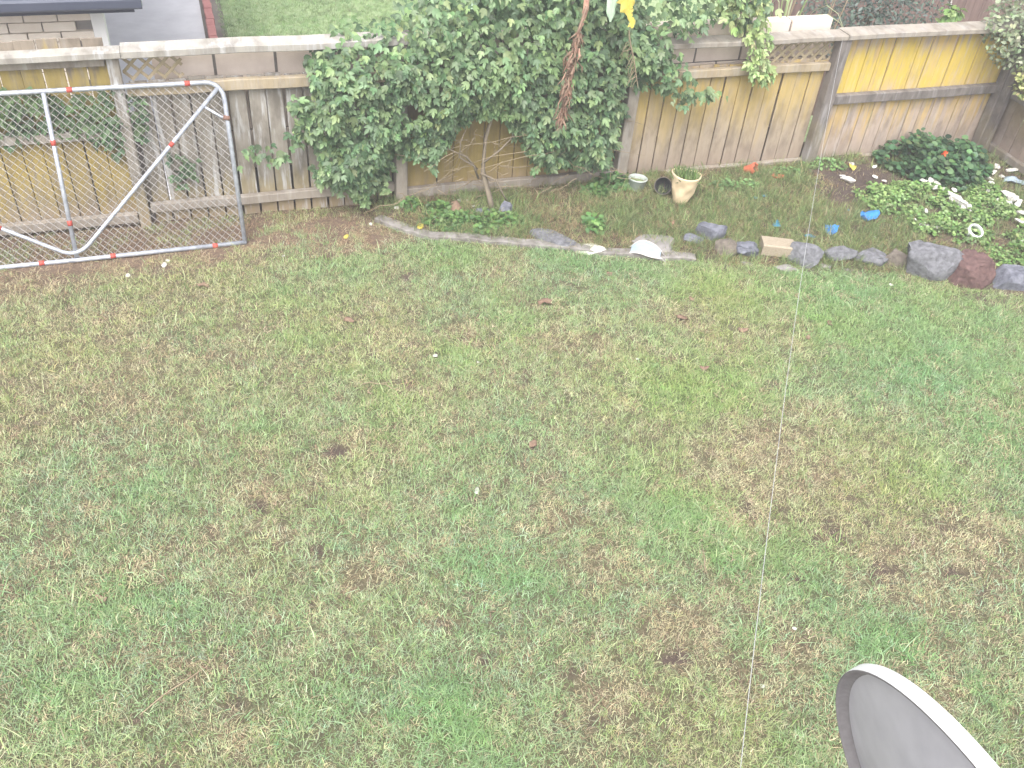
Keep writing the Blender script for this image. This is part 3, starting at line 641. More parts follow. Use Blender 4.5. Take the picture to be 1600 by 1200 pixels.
for i in range(26):
    a = random.uniform(0, 6.28); L = random.uniform(.5, 1.0); h_ = random.uniform(2.3, 3.0); sx, sy = math.cos(a), math.sin(a)*.7-.15; m = MB(); pr = None; wd = random.uniform(.012, .022)
    for k_ in range(9):
        e = k_/8; p = Vector((sx*L*e*e*.9+.03*sx, sy*L*e*e*.9, h_*(1-(1-e)**2)-.75*e**3*L)); s_ = Vector((-sy, sx, 0)).normalized()*wd*(1-e*.9); c = [p-s_, p+Vector((0, 0, -.008)), p+s_]
        if pr: m.add(pr+c, [(0, 1, 4, 3), (1, 2, 5, 4)])
        pr = c
    o = m.build('strap_leaf', 'leaf_object', rd, True); o.color = (*random.choice([(.36, .42, .22), (.45, .48, .3), (.26, .34, .14), (.2, .3, .12)]), 1)
for i in range(7):
    a = Vector((random.uniform(-.25, .4), random.uniform(-.1, .2), 0)); b = a+Vector((random.gauss(0, .35), -.1, random.uniform(2.5, 2.9))); MB().tube([a, a.lerp(b, .5)+Vector((.02, 0, 0)), b], [.012, .009, .005], 5).build('bare_stalk', 'twig', rd)
bf = thing('brown_fence', 'dark brown board fence far behind the yellow palings', 'fence', (9.0, 10.6, NZ))
bb = MB().chamfer((-.074, 0, -.02), (.074, .02, 2.0), .003).build('board', 'brown_wood', bf)
for i in range(40):
    o = bb if i == 0 else bb.copy()
    if i: COL.objects.link(o)
    o.parent = bf; o.location = (-2.2+i*.153, random.uniform(-.004, .004), random.uniform(-.01, .01))
rail(bf, 'rail', -2.3, 4.0, 1.5, 1.58, .02, .06, 'brown_wood'); rail(bf, 'rail', -2.3, 4.0, .3, .38, .02, .06, 'brown_wood')
cr = thing('beaded_cord', 'white beaded cord hanging on the dark brown board fence', 'cord', (0, 0, 0))
ca, cb = fp(1489, -10, 10.57), fp(1481, 32, 10.57)
MB().tube([ca, ca.lerp(cb, .5)+Vector((.01, 0, 0)), cb], .004, 5).build('cord', 'cord_white', cr)
for i in range(11):
    p = ca.lerp(cb, (i+.5)/11); MB().lathe([(.001, -.013), (.011, -.007), (.013, 0), (.011, .007), (.001, .013)], 8, p).build('bead', 'paper_white', cr, True)

# ------------------------------------------------------------------ the steel gate leaning on the fence
GB, GTY, GTZ = Vector((0, 7.1, .02)), 7.53, 1.262
lean = math.atan2(GTY-7.1, GTZ-.02); GL = math.hypot(GTY-7.1, GTZ-.02)
gate = thing('steel_gate', 'galvanised tubular gate with chain-link mesh and red tape bands leaning on the fence', 'gate', (0, 7.1, .022), (-lean, 0, 0))
XR, XC, XL = .165, -1.165, -3.35; TR = .019
def arc(c, r_, a0, a1, n=6): return [(c[0]+r_*math.cos(a0+(a1-a0)*i/n), 0, c[1]+r_*math.sin(a0+(a1-a0)*i/n)) for i in range(n+1)]
ar = .13
frame = MB().tube([(XR, 0, 0)]+arc((XR-ar, GL-ar), ar, 0, math.pi/2)+arc((XL+ar, GL-ar), ar, math.pi/2, math.pi)+[(XL, 0, 0)], TR, 10).build('frame_tube', 'steel_galv', gate, True)
MB().tube([(XL, -.001, .003), (XC, -.001, -.004), (XR+.012, -.001, .003)], TR, 10).build('bottom_tube', 'steel_galv', gate, True)
MB().tube([(XC, -.003, .02), (XC+.012, -.003, GL-.01)], TR*.92, 10).build('middle_tube', 'steel_galv', gate, True)
def quad(p0, p1, p2, n=8): return [tuple(Vector(p0)*(1-t)**2+Vector(p1)*2*t*(1-t)+Vector(p2)*t*t) for t in [i/n for i in range(n+1)]]
d1 = Vector((XR-.05-XC, 0, GL-.06)).normalized(); d2 = Vector((XL+.05-XC, 0, GL-.06)).normalized()
b1, b2 = Vector((XC+.02, -.008, .02)), Vector((XC+.02, -.008, .02))
MB().tube([(XL+.04, -.006, GL-.05)]+quad(b1+Vector((-.15, 0, .075)), b1+Vector((-.02, 0, -.012)), b1+Vector((.1, 0, .105)))+[(XR-.035, -.006, GL-.045)], TR*.85, 10).build('brace_tube', 'steel_galv', gate, True)
q = Vector((XR-.035, 0, GL-.045)); dd = (q-(b1+Vector((.1, 0, .105)))).normalized()
lt = q-dd*.19; MB().tube([lt, (XR-.045, -.01, GL-.27), (XR+.005, -.012, GL-.28)], .012, 8).build('latch_bar', 'steel_galv', gate, True)
MB().tube([(XR-.03, -.016, GL-.275), (XR+.02, -.016, GL-.285)], .02, 8).build('latch_collar', 'rust', gate, True)
def band(p, d, r_): d = Vector(d).normalized(); p = Vector(p); MB().tube([p-d*.021, p+d*.021], r_*1.12, 10).build('tape_band', 'tape_red', gate, True)
for x in (-.965, -.1): band((x, 0, GL), (1, 0, 0), TR)
for x in (-1.43, -.89, -.1+.02, -2.0): band((x, -.001, 0), (1, 0, 0), TR)
for z in (.30, .93): band((XC+.012*z/GL, -.003, z), (0, 0, 1), TR*.92)
bs = b1+Vector((.1, 0, .105)); be = Vector((XR-.035, -.006, GL-.045)); band(bs.lerp(be, .64), be-bs, TR*.85)
bs2 = b1+Vector((-.15, 0, .075)); be2 = Vector((XL+.04, -.006, GL-.05)); band(bs2.lerp(be2, .19), be2-bs2, TR*.85)
mw = MB(); sp = .062; wr = .0025
def strand(x0, z0, x1, z1, y):
    n = max(2, int(math.hypot(x1-x0, z1-z0)/.12)); pts = [(x0+(x1-x0)*i/n+random.gauss(0, .0015), y+(.003 if i % 2 else -.003), z0+(z1-z0)*i/n+random.gauss(0, .0015)) for i in range(n+1)]
    mw.tube(pts, wr, 3, False)
k_ = XL-GL
while k_ < XR+GL:
    for sg, y in ((1, -.003), (-1, .003)):
        # x = k + sg*z
        xa, za, xb, zb = k_, .012, k_+sg*(GL-.02)*.98, GL-.012
        lo, hi = XL+.015, XR-.012
        def clip(xa, za, xb, zb):
            t0, t1 = 0, 1; dx = xb-xa
            if abs(dx) < 1e-9: return None
            for b_ in (lo, hi):
                t = (b_-xa)/dx
                if (b_ == lo) == (dx > 0): t0 = max(t0, t)
                else: t1 = min(t1, t)
            return (t0, t1) if t1-t0 > .02 else None
        c = clip(xa, za, xb, zb)
        if c: strand(xa+(xb-xa)*c[0], za+(zb-za)*c[0], xa+(xb-xa)*c[1], za+(zb-za)*c[1], y)
    k_ += sp
mw.build('chain_link_mesh', 'wire_galv', gate)

# ------------------------------------------------------------------ lawn edging, stones and the things lying in the bed
def ribbon(name, pts, w0, h0, h1, mat, label, cat):
    m = MB(); P = []
    for i in range(len(pts)-1):
        for k_ in range(8): P.append(Vector(pts[i]).lerp(Vector(pts[i+1]), k_/8))
    P.append(Vector(pts[-1])); pr = None
    for i, p in enumerate(P):
        t = (P[min(i+1, len(P)-1)]-P[max(i-1, 0)]); t.z = 0; t.normalize(); s_ = Vector((-t.y, t.x, 0)); ww = w0*(1+.18*(random.random()-.5)); gz = ground_z(p.x, p.y)
        hh = h1+random.uniform(-.006, .006); c = [p-s_*ww+Vector((0, 0, h0)), p-s_*ww*.9+Vector((0, 0, gz+hh*.8)), p-s_*ww*.7+Vector((0, 0, gz+hh)), p+s_*ww*.7+Vector((0, 0, gz+hh)), p+s_*ww*.95+Vector((0, 0, gz+hh*.8)), p+s_*ww+Vector((0, 0, h0))]
        if pr: m.add(pr+c, [(q, q+1, q+7, q+6) for q in range(5)]+[(5, 0, 6, 11)])
        else: m.add(c, [(0, 1, 2, 3, 4, 5)])
        pr = c
    m.add(pr, [(5, 4, 3, 2, 1, 0)]); return tag(m.build(name, mat), label, cat)
ed = [gp(*p) for p in ((590, 343), (640, 362), (680, 371), (760, 376), (860, 385), (950, 396), (1020, 403), (1085, 408))]
ribbon('concrete_edging', [(p.x, p.y, 0) for p in ed], .055, -.05, .035, 'edging_concrete', 'narrow grey concrete edging strip curving between lawn and garden bed', 'edging')

def rock(name, px, py, wd, ht, mat, label, seed, flat=.75, cuts=6, rough=.08, rot=0, sink=.3, up=0, cat='rock', group=None, lump=0, blunt=0):
    """half extents in photo pixels give the size at that spot; a faceted worn lump"""
    p = place(px, py+ht*.45); sc = (Vector((0, 0, CAM_H))-p).length/F_PX*1.0; r_ = random.Random(seed)
    bm = bmesh.new(); bmesh.ops.create_icosphere(bm, subdivisions=4, radius=1.12)
    pl = [Vector((r_.gauss(0, 1), r_.gauss(0, 1), r_.gauss(.1, .8))).normalized() for _ in range(cuts)]; pl += [Vector((0, 0, 1)), Vector((0, -.9, .5)).normalized()]; pd = [r_.uniform(.42, .78)+blunt for _ in pl]
    for v in bm.verts:
        for a, d in zip(pl, pd):
            e = v.co.dot(a)
            if e > d: v.co -= a*(e-d)*.97
        v.co *= 1+(rough*.5+.07)*(float(vnoise(v.co.x*3.1+seed, v.co.y*3.1+v.co.z*2.3, 2.6, 3))-.5)+rough*(float(fbm(np.array([v.co.x*1.3+seed]), np.array([v.co.y*1.3+v.co.z]), 2.2, seed % 40)[0])-.5)*2+lump*(float(vnoise(v.co.x*6+v.co.z*3, v.co.y*6-v.co.z*2, 1.5, seed))-.5)
    sx = wd*sc/2*1.24; sz = sx*flat; sy = max(ht*sc*.5/math.sin(R(35))*.62, sx*.55)
    for v in bm.verts: v.co = Vector((v.co.x*sx, v.co.y*sy, v.co.z*sz))
    m = bpy.data.meshes.new(name); bm.to_mesh(m); bm.free(); m.polygons.foreach_set('use_smooth', [True]*len(m.polygons))
    m.set_sharp_from_angle(angle=R(32))
    o = link(name, m, mat, None, (p.x, p.y+sy*.55, p.z+sz*(1-sink)-sz*.25+up), (0, r_.uniform(-.1, .1), -YAW+rot)); return tag(o, label, cat, group)
rock('flat_stone', 867, 373, 58, 24, 'stone_grey', 'long flat grey stone lying alone behind the concrete edging', 1, .3, 4, .05, -.15)
rock('stone_slab', 1022, 381, 66, 24, 'stone_pale', 'flat pale grey stone slab with the face mask lying against it', 2, .22, 5, .05, .1)
rock('rock', 1088, 372, 27, 20, 'stone_blue', 'small grey stone beside the tilted blue-grey rock', 3, .55)
rock('rock', 1116, 363, 38, 32, 'stone_blue', 'tilted angular blue-grey rock standing highest in the row of stones', 4, .95, 7)
rock('rock', 1135, 384, 36, 26, 'stone_brown', 'dull brown rock half sunk in front of the tilted blue-grey rock', 5, .7)
rock('rock', 1169, 385, 28, 32, 'stone_blue', 'upright grey-blue rock between the brown rock and the timber offcut', 6, 1.0)
o = MB().chamfer((-.145, -.085, -.03), (.145, .085, .085), .012, .004).build('timber_block', 'offcut_timber', None, loc=place(1214, 396)+Vector((0, .03, .02)), rot=(0, .04, -.36)); tag(o, 'pale short timber block set in the row of stones', 'timber')
rock('rock', 1260, 396, 46, 38, 'stone_grey', 'grey rock with white scratches beside the timber block', 8, .85, 8)
rock('rock', 1310, 395, 42, 28, 'stone_grey', 'light grey flat-topped rock next along from the scratched rock', 9, .65, 7)
rock('rock', 1359, 400, 46, 26, 'stone_grey', 'low jagged grey rock before the small brown-grey stone', 10, .55, 8)
rock('rock', 1399, 403, 34, 28, 'stone_brown', 'small brown-grey stone touching the big round boulder', 11, .75, 7)
rock('boulder', 1455, 408, 70, 48, 'stone_grey', 'biggest dark grey rounded boulder in the row of stones', 12, .72, 5, .07, lump=.06, blunt=.22)
rock('scoria_rock', 1520, 420, 50, 54, 'stone_red', 'rough dark red scoria rock beside the big boulder', 13, .85, 4, .1, .5, lump=.13, blunt=.25)
rock('rock', 1590, 436, 56, 30, 'stone_blue', 'smooth bluish rock on the bare soil past the red scoria rock', 14, .55, 4, .03)
rock('rock', 790, 327, 22, 24, 'stone_blue', 'dark pointed stone at the foot of the vine stem', 15, 1.1, 6)
rock('rock', 756, 330, 18, 12, 'stone_blue', 'small bluish stone leaning on the foot of the vine stem', 16, .6, 5)
for i, (px, py, wd, ht) in enumerate(((1232, 419, 30, 8), (1170, 411, 16, 8), (1330, 422, 14, 6), (1050, 397, 22, 8), (1290, 418, 20, 7), (1416, 420, 14, 8))):
    rock('small_stone', px, py, wd, ht, 'stone_pale', 'small pale stone half buried at the lawn edge of the stone row', 30+i, .4, 4, .05, 0, .5, 0, 'stone', 'small stones along the lawn edge')
rock('mortar_patch', 920, 393, 48, 9, 'paper_white', 'whitish worn lump of mortar on the concrete edging', 41, .16, 3, .05, -.15, .2, 0, 'mortar')

# face mask
def mask():
    t = thing('face_mask', 'pale blue and white disposable face mask dropped on the concrete edging', 'mask', place(1008, 399)+Vector((0, 0, .05)), (R(24), 0, -YAW-.18)); nx, ny = 18, 8
    def pt(u, v): x = (u-.5)*.30; y = (v-.5)*.16*(1-.55*abs(2*u-1)**2.2)-.03*abs(2*u-1)**2; return Vector((x, y, .055*(1-(2*u-1)**2)*(.6+.4*math.cos((v-.5)*2.4))+.004*math.sin(v*18)+.012*math.sin(u*7)))
    for nm, u0, u1, v0, v1, mt, dz in (('panel', .06, .94, .12, .88, 'mask_blue', 0), ('hem', 0, 1, .86, 1.0, 'paper_white', .002), ('hem', 0, 1, 0, .14, 'paper_white', .002)):
        m = MB(); V = [pt(u0+(u1-u0)*i/nx, v0+(v1-v0)*j/ny)+Vector((0, 0, dz)) for j in range(ny+1) for i in range(nx+1)]
        m.add(V, [(j*(nx+1)+i, j*(nx+1)+i+1, (j+1)*(nx+1)+i+1, (j+1)*(nx+1)+i) for j in range(ny) for i in range(nx)]); m.build(nm, mt, t, True)
    m = MB(); m.tube([pt(.98, .2), pt(.98, .2)+Vector((.05, -.03, -.02)), pt(.98, .8)+Vector((.03, .0, -.03)), pt(.98, .8)], .002, 5); m.build('ear_loop', 'paper_white', t)
mask()

# planter, bucket and fallen pot
pp = place(1066, 322)
pot = thing('cream_planter', 'cream tapered planter with moulded folds and grass growing out of it', 'planter', pp+Vector((0, .06, .0)), (R(-6), R(3), -YAW)); pot.scale = (.98, .98, 1.12)
def folds(p, a):
    k_ = 1+(.045*math.sin(a*3+p.z*25)+.05*math.sin(a*5-p.z*32+1)+.03*math.sin(a*9+p.z*50))*1.1*min(1, p.z*8)*(1 if p.z < .2 else .12); e = -.02*math.cos(2*a+.3)*0+.007*math.cos(2*a) if p.z > .2 else 0
    return Vector((p.x*k_, p.y*k_, p.z+e))
MB().lathe([(.001, 0), (.06, 0), (.075, .02), (.082, .045), (.092, .07), (.1, .1), (.107, .125), (.115, .15), (.122, .18), (.13, .205), (.138, .235), (.148, .255), (.146, .268), (.134, .262), (.125, .235), (.11, .2), (.001, .195)], 40, (0, 0, 0), folds).build('body', 'pot_cream', pot, True)
MB().lathe([(.001, .205), (.06, .21), (.118, .2)], 16).build('soil', 'neighbour_ground', pot)
n = 420; a = rng.uniform(0, 6.28, n); rr = np.sqrt(rng.random(n))*.115; P = np.c_[rr*np.cos(a), rr*np.sin(a)*1.0, np.full(n, .2)]; out_ = np.c_[np.cos(a)*rr*6+rng.normal(-.25, .3, n), np.sin(a)*rr*4+rng.normal(.45, .25, n), np.full(n, 1.0)]
leaf_cloud('grass', P, np.c_[rng.normal(0, 1, n), rng.normal(0, 1, n), rng.normal(0, .3, n)], out_, rng.uniform(.05, .13, n), palette(n, [(.17, .26, .09), (.22, .32, .11), (.28, .35, .16)]), 'slim', 'leaf_tint', pot, .4, .1, 'stuff', .2)
bp = place(997, 298)
bk = thing('white_bucket', 'small white translucent bucket standing by the fence', 'bucket', bp+Vector((0, .05, -.01)), (R(-3), R(3), 0))
MB().lathe([(.001, 0), (.072, 0), (.076, .005), (.088, .105), (.095, .108), (.096, .12), (.09, .124), (.084, .105), (.07, .012), (.001, .012)], 28).build('shell', 'plastic_dull', bk, True); MB().lathe([(.001, .085), (.05, .083), (.079, .08)], 14).build('contents', 'neighbour_grass', bk)
MB().tube([(.086*math.cos(t), 0.086*math.sin(t), .11-.05*math.sin(t/2)) for t in [i*math.pi/8 for i in range(9)]], .003, 5).build('handle', 'plastic_white', bk)
fpz = place(1036, 306)
bp2 = thing('black_pot', 'black plastic plant pot lying on its side against the cream planter', 'pot', fpz+Vector((-.02, .0, .11)), (R(-72), R(0), R(-30)))
bp2.rotation_euler = (R(62), 0, R(-38))
MB().lathe([(.001, -.14), (.055, -.14), (.08, 0), (.084, .0), (.084, .01), (.078, .01), (.075, 0), (.05, -.13), (.001, -.13)], 24).build('shell', 'plastic_black', bp2, True)
MB().lathe([(.083, .004), (.086, .006), (.086, .012), (.08, .013), (.08, .008)], 24).build('rim', 'stone_brown', bp2, True)

# red moulded plastic piece and orange shard
tp = place(1180, 276)
t = thing('broken_terracotta_pot', 'broken orange-red flower pot lying on its side by the plinth board', 'pot', tp+Vector((0, .06, .05)), (R(66), R(20), R(35)))
m = MB(); n = 14
prof = [(.03, -.09), (.045, -.08), (.06, 0), (.07, 0), (.07, .025), (.06, .025), (.052, 0), (.038, -.075)]
for i in range(n+1):
    a = -.4+i*(4.2/n)
    for (r_, z) in prof: m.v.append((r_*math.cos(a), r_*math.sin(a), z+(.012*math.sin(i*2.1) if z > 0 else 0)))
k_ = len(prof)
for i in range(n):
    for j in range(k_): m.f.append((i*k_+j, i*k_+(j+1) % k_, (i+1)*k_+(j+1) % k_, (i+1)*k_+j))
m.build('shell', 'terracotta', t, False); MB().lathe([(.012, -.092), (.045, -.09), (.045, -.08), (.012, -.08), (.012, -.092)], 14).build('base', 'terracotta', t)
def scrap(name, px, py, wd, ht, mat, label, cat, group=None, seed=0, curl=.3, lift=.02, z_rot=0):
    """a crumpled bit of sheet: grid with folds, given thickness"""
    r_ = random.Random(seed); p = place(px, py); sc = (Vector((0, 0, CAM_H))-p).length/F_PX; sx, sy = wd*sc/2, max(ht*sc/2/.62, .006); nx, ny = 6, 5; th = .003
    ph = [r_.uniform(0, 6) for _ in range(4)]; top = []; 
    for j in range(ny):
        for i in range(nx):
            u, v = i/(nx-1)*2-1, j/(ny-1)*2-1; e = 1-.25*r_.random() if abs(u) > .9 or abs(v) > .9 else 1
            top.append(Vector((u*sx*e*(1-.25*abs(v)), v*sy*e*(1-.3*abs(u)), lift+sx*curl*(.5*math.sin(u*2.5+ph[0])+.5*math.sin(v*3+u+ph[1]))*.6+r_.uniform(0, .25)*min(sx, sy))))
    mn = min(q_.z for q_ in top); top = [q_-Vector((0, 0, mn-.006)) for q_ in top]
    m = MB(); N_ = nx*ny; V = top+[q_-Vector((0, 0, th)) for q_ in top]; Fc = []
    for j in range(ny-1):
        for i in range(nx-1): a = j*nx+i; Fc += [(a, a+1, a+nx+1, a+nx), (N_+a, N_+a+nx, N_+a+nx+1, N_+a+1)]
    bd = [(i, 0) for i in range(nx)]+[(nx-1, j) for j in range(1, ny)]+[(i, ny-1) for i in range(nx-2, -1, -1)]+[(0, j) for j in range(ny-2, 0, -1)]; ids = [j*nx+i for i, j in bd]
    for a, b in zip(ids, ids[1:]+ids[:1]): Fc.append((a, b, N_+b, N_+a))
    m.add(V, Fc); o = m.build(name, mat, None, True, loc=p+Vector((0, 0, .0)), rot=(0, 0, -YAW+z_rot)); return tag(o, label, cat, group)
scrap('terracotta_shard', 1215, 278, 22, 8, 'terracotta', 'flat orange shard in the grass beside the broken flower pot', 'shard', seed=2)
scrap('rust_stalk', 1050, 345, 8, 26, 'pink_dead_leaf', 'reddish dead stalk hanging below the cream planter', 'stalk', seed=3, curl=.8)
for i, (px, py, a, b) in enumerate(((1180, 310, 8, 7), (1195, 307, 12, 7), (1265, 371, 20, 6), (1325, 329, 6, 4), (1593, 371, 10, 6))): scrap('blue_scrap', px, py, a, b, 'plastic_teal', ('smaller of two dull blue scraps below the broken flower pot', 'larger of two dull blue scraps below the broken flower pot', 'thin dull blue scrap right behind the scratched grey rock', 'tiny blue scrap beside the crumpled bright blue scrap', 'small blue scrap past the white plastic ring')[i], 'scrap', 'small blue scraps in the bed', 10+i)
scrap('blue_scrap', 1213, 354, 14, 13, 'plastic_teal', 'rounded dull blue plastic scrap above the timber block', 'scrap', seed=21, curl=.7)
scrap('blue_bag', 1297, 362, 22, 20, 'plastic_blue', 'pointed bright blue plastic wisp above the grey rocks', 'scrap', seed=22, curl=.8)
scrap('blue_glove', 1355, 345, 31, 15, 'plastic_blue', 'crumpled bright blue plastic scrap at the edge of the green weeds', 'scrap', seed=23, curl=.9)
scrap('white_wrapper', 1452, 359, 40, 8, 'paper_white', 'long white wrapper lying flat on the weeds below the rubble', 'wrapper', seed=24, curl=.4)
scrap('white_bag', 1585, 287, 40, 12, 'mask_blue', 'pale crumpled plastic sheet lying under the side fence', 'bag', seed=25)
scrap('yellow_scrap', 1331, 264, 12, 12, 'yellow_leaf', 'yellow scrap lying on the bare soil below the yellow palings', 'scrap', seed=26, curl=.8)
scrap('yellow_leaf', 657, 355, 11, 15, 'yellow_leaf', 'bright yellow fallen leaf on the curve of the concrete edging', 'leaf', seed=27, curl=.5)
scrap('yellow_leaf', 541, 371, 8, 9, 'yellow_leaf', 'dull yellow fallen leaf on the dry soil near the gate', 'leaf', seed=28, curl=.5)
for i, (px, py, a, b) in enumerate(((200, 432, 8, 6), (262, 408, 7, 5), (257, 415, 9, 9), (443, 401, 6, 4), (745, 768, 8, 11), (680, 557, 9, 5), (747, 567, 5, 4), (1191, 1073, 9, 5), (1241, 983, 8, 4), (996, 562, 6, 3), (1392, 446, 8, 4))):
    scrap('white_scrap', px, py, a, b, 'paper_white', 'tiny white paper scrap lying on the lawn', 'scrap', 'white scraps on the lawn', 40+i)
for i, (px, py, a, b) in enumerate(((852, 476, 28, 11), (1065, 500, 22, 8), (1160, 518, 18, 6), (547, 503, 20, 7), (1296, 507, 10, 10), (1080, 468, 9, 8), (832, 696, 15, 12), (1262, 530, 10, 7), (952, 430, 10, 8), (160, 938, 20, 8), (1100, 577, 16, 6), (318, 450, 20, 6))):
    scrap('dry_leaf', px, py, a, b, 'dead_leaf', 'brown curled dead leaf lying on the lawn', 'leaf', 'dead leaves on the lawn', 60+i, .7)
for i, (px, py, L, ang) in enumerate(((290, 1070, .5, 1.0), (316, 448, .16, .9), (588, 604, .2, .3), (610, 608, .14, -.2), (1100, 880, .25, 1.5))):
    p = place(px, py); d = Vector((math.cos(ang-YAW), math.sin(ang-YAW), 0)); P_ = [p+d*(L*(e-.5))+Vector((random.gauss(0, .008), random.gauss(0, .008), .03+.01*math.sin(e*6))) for e in (0, .25, .5, .75, 1)]
    tag(MB().tube(P_, [.003, .004, .004, .003, .002], 5).build('dry_stalk', 'twig', None, True), 'longest straw-coloured dry stalk, lying on the lawn over a dry patch' if i == 0 else 'straw-coloured dry stalk lying on the dry soil in front of the gate' if i == 1 else 'short straw-coloured dry stalk lying out on the open lawn', 'stalk', 'dry stalks on the lawn')
# white rubble in the corner of the bed
wp = [(1440, 289, 10, 5), (1455, 287, 14, 9), (1462, 292, 9, 6), (1450, 294, 8, 5), (1460, 300, 11, 5), (1472, 302, 8, 4), (1488, 303, 9, 6), (1482, 309, 9, 5), (1492, 315, 17, 12), (1502, 324, 26, 18), (1508, 331, 16, 10), (1486, 319, 10, 8), (1513, 336, 8, 5), (1534, 259, 11, 7), (1548, 272, 14, 7),
      (1558, 260, 9, 9), (1532, 279, 12, 8), (1545, 281, 12, 6), (1553, 271, 9, 6), (1565, 276, 8, 6), (1548, 292, 9, 8), (1572, 309, 15, 11), (1580, 317, 16, 10), (1590, 324, 13, 9), (1586, 315, 11, 7), (1574, 323, 9, 9), (1564, 326, 8, 9), (1556, 320, 9, 5), (1594, 340, 14, 7), (1590, 353, 11, 5),
      (1542, 304, 6, 5), (1581, 269, 12, 4), (1325, 283, 16, 5), (1366, 261, 7, 5), (1369, 276, 5, 9), (1316, 276, 8, 6), (1382, 284, 7, 5), (1332, 257, 9, 6), (1428, 350, 5, 4), (1368, 372, 5, 4), (1530, 244, 6, 4), (1521, 250, 9, 6), (1595, 384, 6, 4), (1445, 337, 9, 4)]
for i, (px, py, a, b) in enumerate(wp):
    rock('white_rubble', px, py, a, b, 'paper_white', 'piece of white rubble scattered among the weeds in the bed corner', 100+i, .5, 7, .16, random.uniform(0, 3), .1, .05 if py > 285 and px > 1420 else .01, 'rubble', 'white rubble in the garden bed')
for i, (px, py, a) in enumerate(((714, 284, 4), (730, 284, 5), (718, 312, 5), (730, 313, 4), (740, 322, 4), (620, 325, 6), (580, 350, 4), (598, 348, 5))): rock('white_pebble', px, py, a, a, 'paper_white', 'tiny white pebble at the foot of the vine-covered fence', 170+i, .8, 4, .05, 0, .1, 0, 'pebble', 'white pebbles under the vine')
rg_ = place(1521, 372); t = MB().lathe([(.075, 0), (.075, .05), (.072, .056), (.062, .056), (.06, .05), (.06, 0), (.075, 0)], 28).build('plastic_ring', 'plastic_white', None, True, loc=rg_+Vector((0, .03, .035)), rot=(R(28), 0, 0)); tag(t, 'white plastic pipe ring lying among the bright green weeds', 'ring')

# ------------------------------------------------------------------ bed plants
def bed_leaves(name, label, cat, spots, n, size, hgt, cols, kind, seed, wide=1.0, thing_kind=None, dens=.35, base=None):
    """low clump of leaves on short stalks; spots = photo ellipses on the ground"""
    r_ = np.random.default_rng(seed); L = blobs([(a, b, c, d, 1) for (a, b, c, d) in spots]); P = []
    wts = np.array([l[2]*l[3] for l in L]); wts = wts/wts.sum(); which = r_.choice(len(L), n, p=wts)
    th = r_.uniform(0, 6.283, n); rr = np.sqrt(r_.random(n)); ls = np.array(L)[which]; u = ls[:, 2]*rr*np.cos(th); v = ls[:, 3]*rr*np.sin(th)
    x = ls[:, 0]+u*cY+v*sY; y = ls[:, 1]-u*sY+v*cY; hh = hgt*(1-.75*rr**2)*(.45+.9*fbm(x, y, 6, seed))*r_.uniform(.35, 1, n); keep = (y < 7.56) & (x < 8.2) & (fbm(x, y, 7, seed+3) > dens)
    x, y, hh = x[keep], y[keep], hh[keep]; n = len(x); z = bed_h(x, y)+hh
    c0 = np.array([x.mean(), y.mean(), 0.0]); t = thing(name, label, cat, c0); P = np.c_[x, y, z]-c0
    N = np.c_[r_.normal(0, .3, n), r_.normal(-.15, .3, n), np.ones(n)]; T = r_.normal(0, 1, (n, 3)); T[:, 2] -= .2
    leaf_cloud('foliage', P, N, T, r_.uniform(*size, n), palette(n, cols, None, .2)*(.45+1.1*fbm(x, y, 5, seed+30))[:, None], kind, 'leaf_tint', t, .3, .15, 'stuff', wide)
    m = MB(); 
    for i in range(0, n, 6):
        m.tube([P[i]-np.array([r_.normal(0, .02), r_.normal(0, .02), hh[i]+.01]), P[i]-np.array([0, 0, .003])], .0018, 3, False)
    m.build('stalks', 'leaf_tint2', t)['kind'] = 'stuff'; return t, x, y, z
simple('leaf_tint2', (.12, .2, .07), (.18, .28, .1), 10, .6, 0)
na, nx_, ny_, nz_ = bed_leaves('nasturtium', 'dark green nasturtium clump with one orange flower in the fence corner', 'plant', [(1440, 262, 70, 30), (1495, 268, 40, 20), (1475, 290, 50, 16)], 2300, (.04, .075), .31, [(.055, .12, .055), (.075, .15, .065), (.1, .18, .075), (.045, .095, .05)], 'round', 5, dens=.33)
fz = gp(1470, 240, .30)+Vector((0, -.03, .02)); fl = MB()
for i in range(5):
    a = i*1.257; fl.add([fz, fz+Vector((math.cos(a)*.03+.008, -.02, math.sin(a)*.03)), fz+Vector((math.cos(a+.5)*.042, -.018, math.sin(a+.5)*.042)), fz+Vector((math.cos(a+1.0)*.03, -.012, math.sin(a+1.0)*.03))], [(0, 1, 2, 3)])
f_ = fl.build('flower', 'orange_flower', na); f_.location = -na.location; f_['label'] = 'single orange flower'
bed_leaves('bright_weed_patch', 'bright green low leafy weeds filling the bed behind the boulder', 'weeds', [(1440, 320, 60, 26), (1400, 335, 45, 24), (1540, 320, 35, 26), (1560, 350, 50, 30), (1500, 350, 55, 20), (1575, 400, 40, 34), (1480, 372, 60, 14), (1370, 315, 35, 20)], 9000, (.016, .04), .11, [(.17, .28, .085), (.21, .33, .11), (.13, .22, .07), (.26, .36, .15)], 'round', 9, dens=.46)
bed_leaves('creeping_weeds', 'low green weeds with rounded leaves growing along the concrete edging', 'weeds', [(720, 352, 62, 18), (770, 350, 50, 14), (690, 335, 30, 10), (640, 330, 20, 9)], 1300, (.025, .045), .09, [(.11, .21, .065), (.15, .26, .08), (.09, .165, .06)], 'round', 12, dens=.38)
bed_leaves('leafy_weed_clump', 'small clump of broad green weeds left of the white bucket', 'weeds', [(955, 292, 34, 15), (930, 306, 20, 9), (925, 365, 18, 10)], 420, (.04, .07), .13, [(.1, .2, .07), (.14, .25, .085)], 'oval', 14, 1.3, dens=.3)
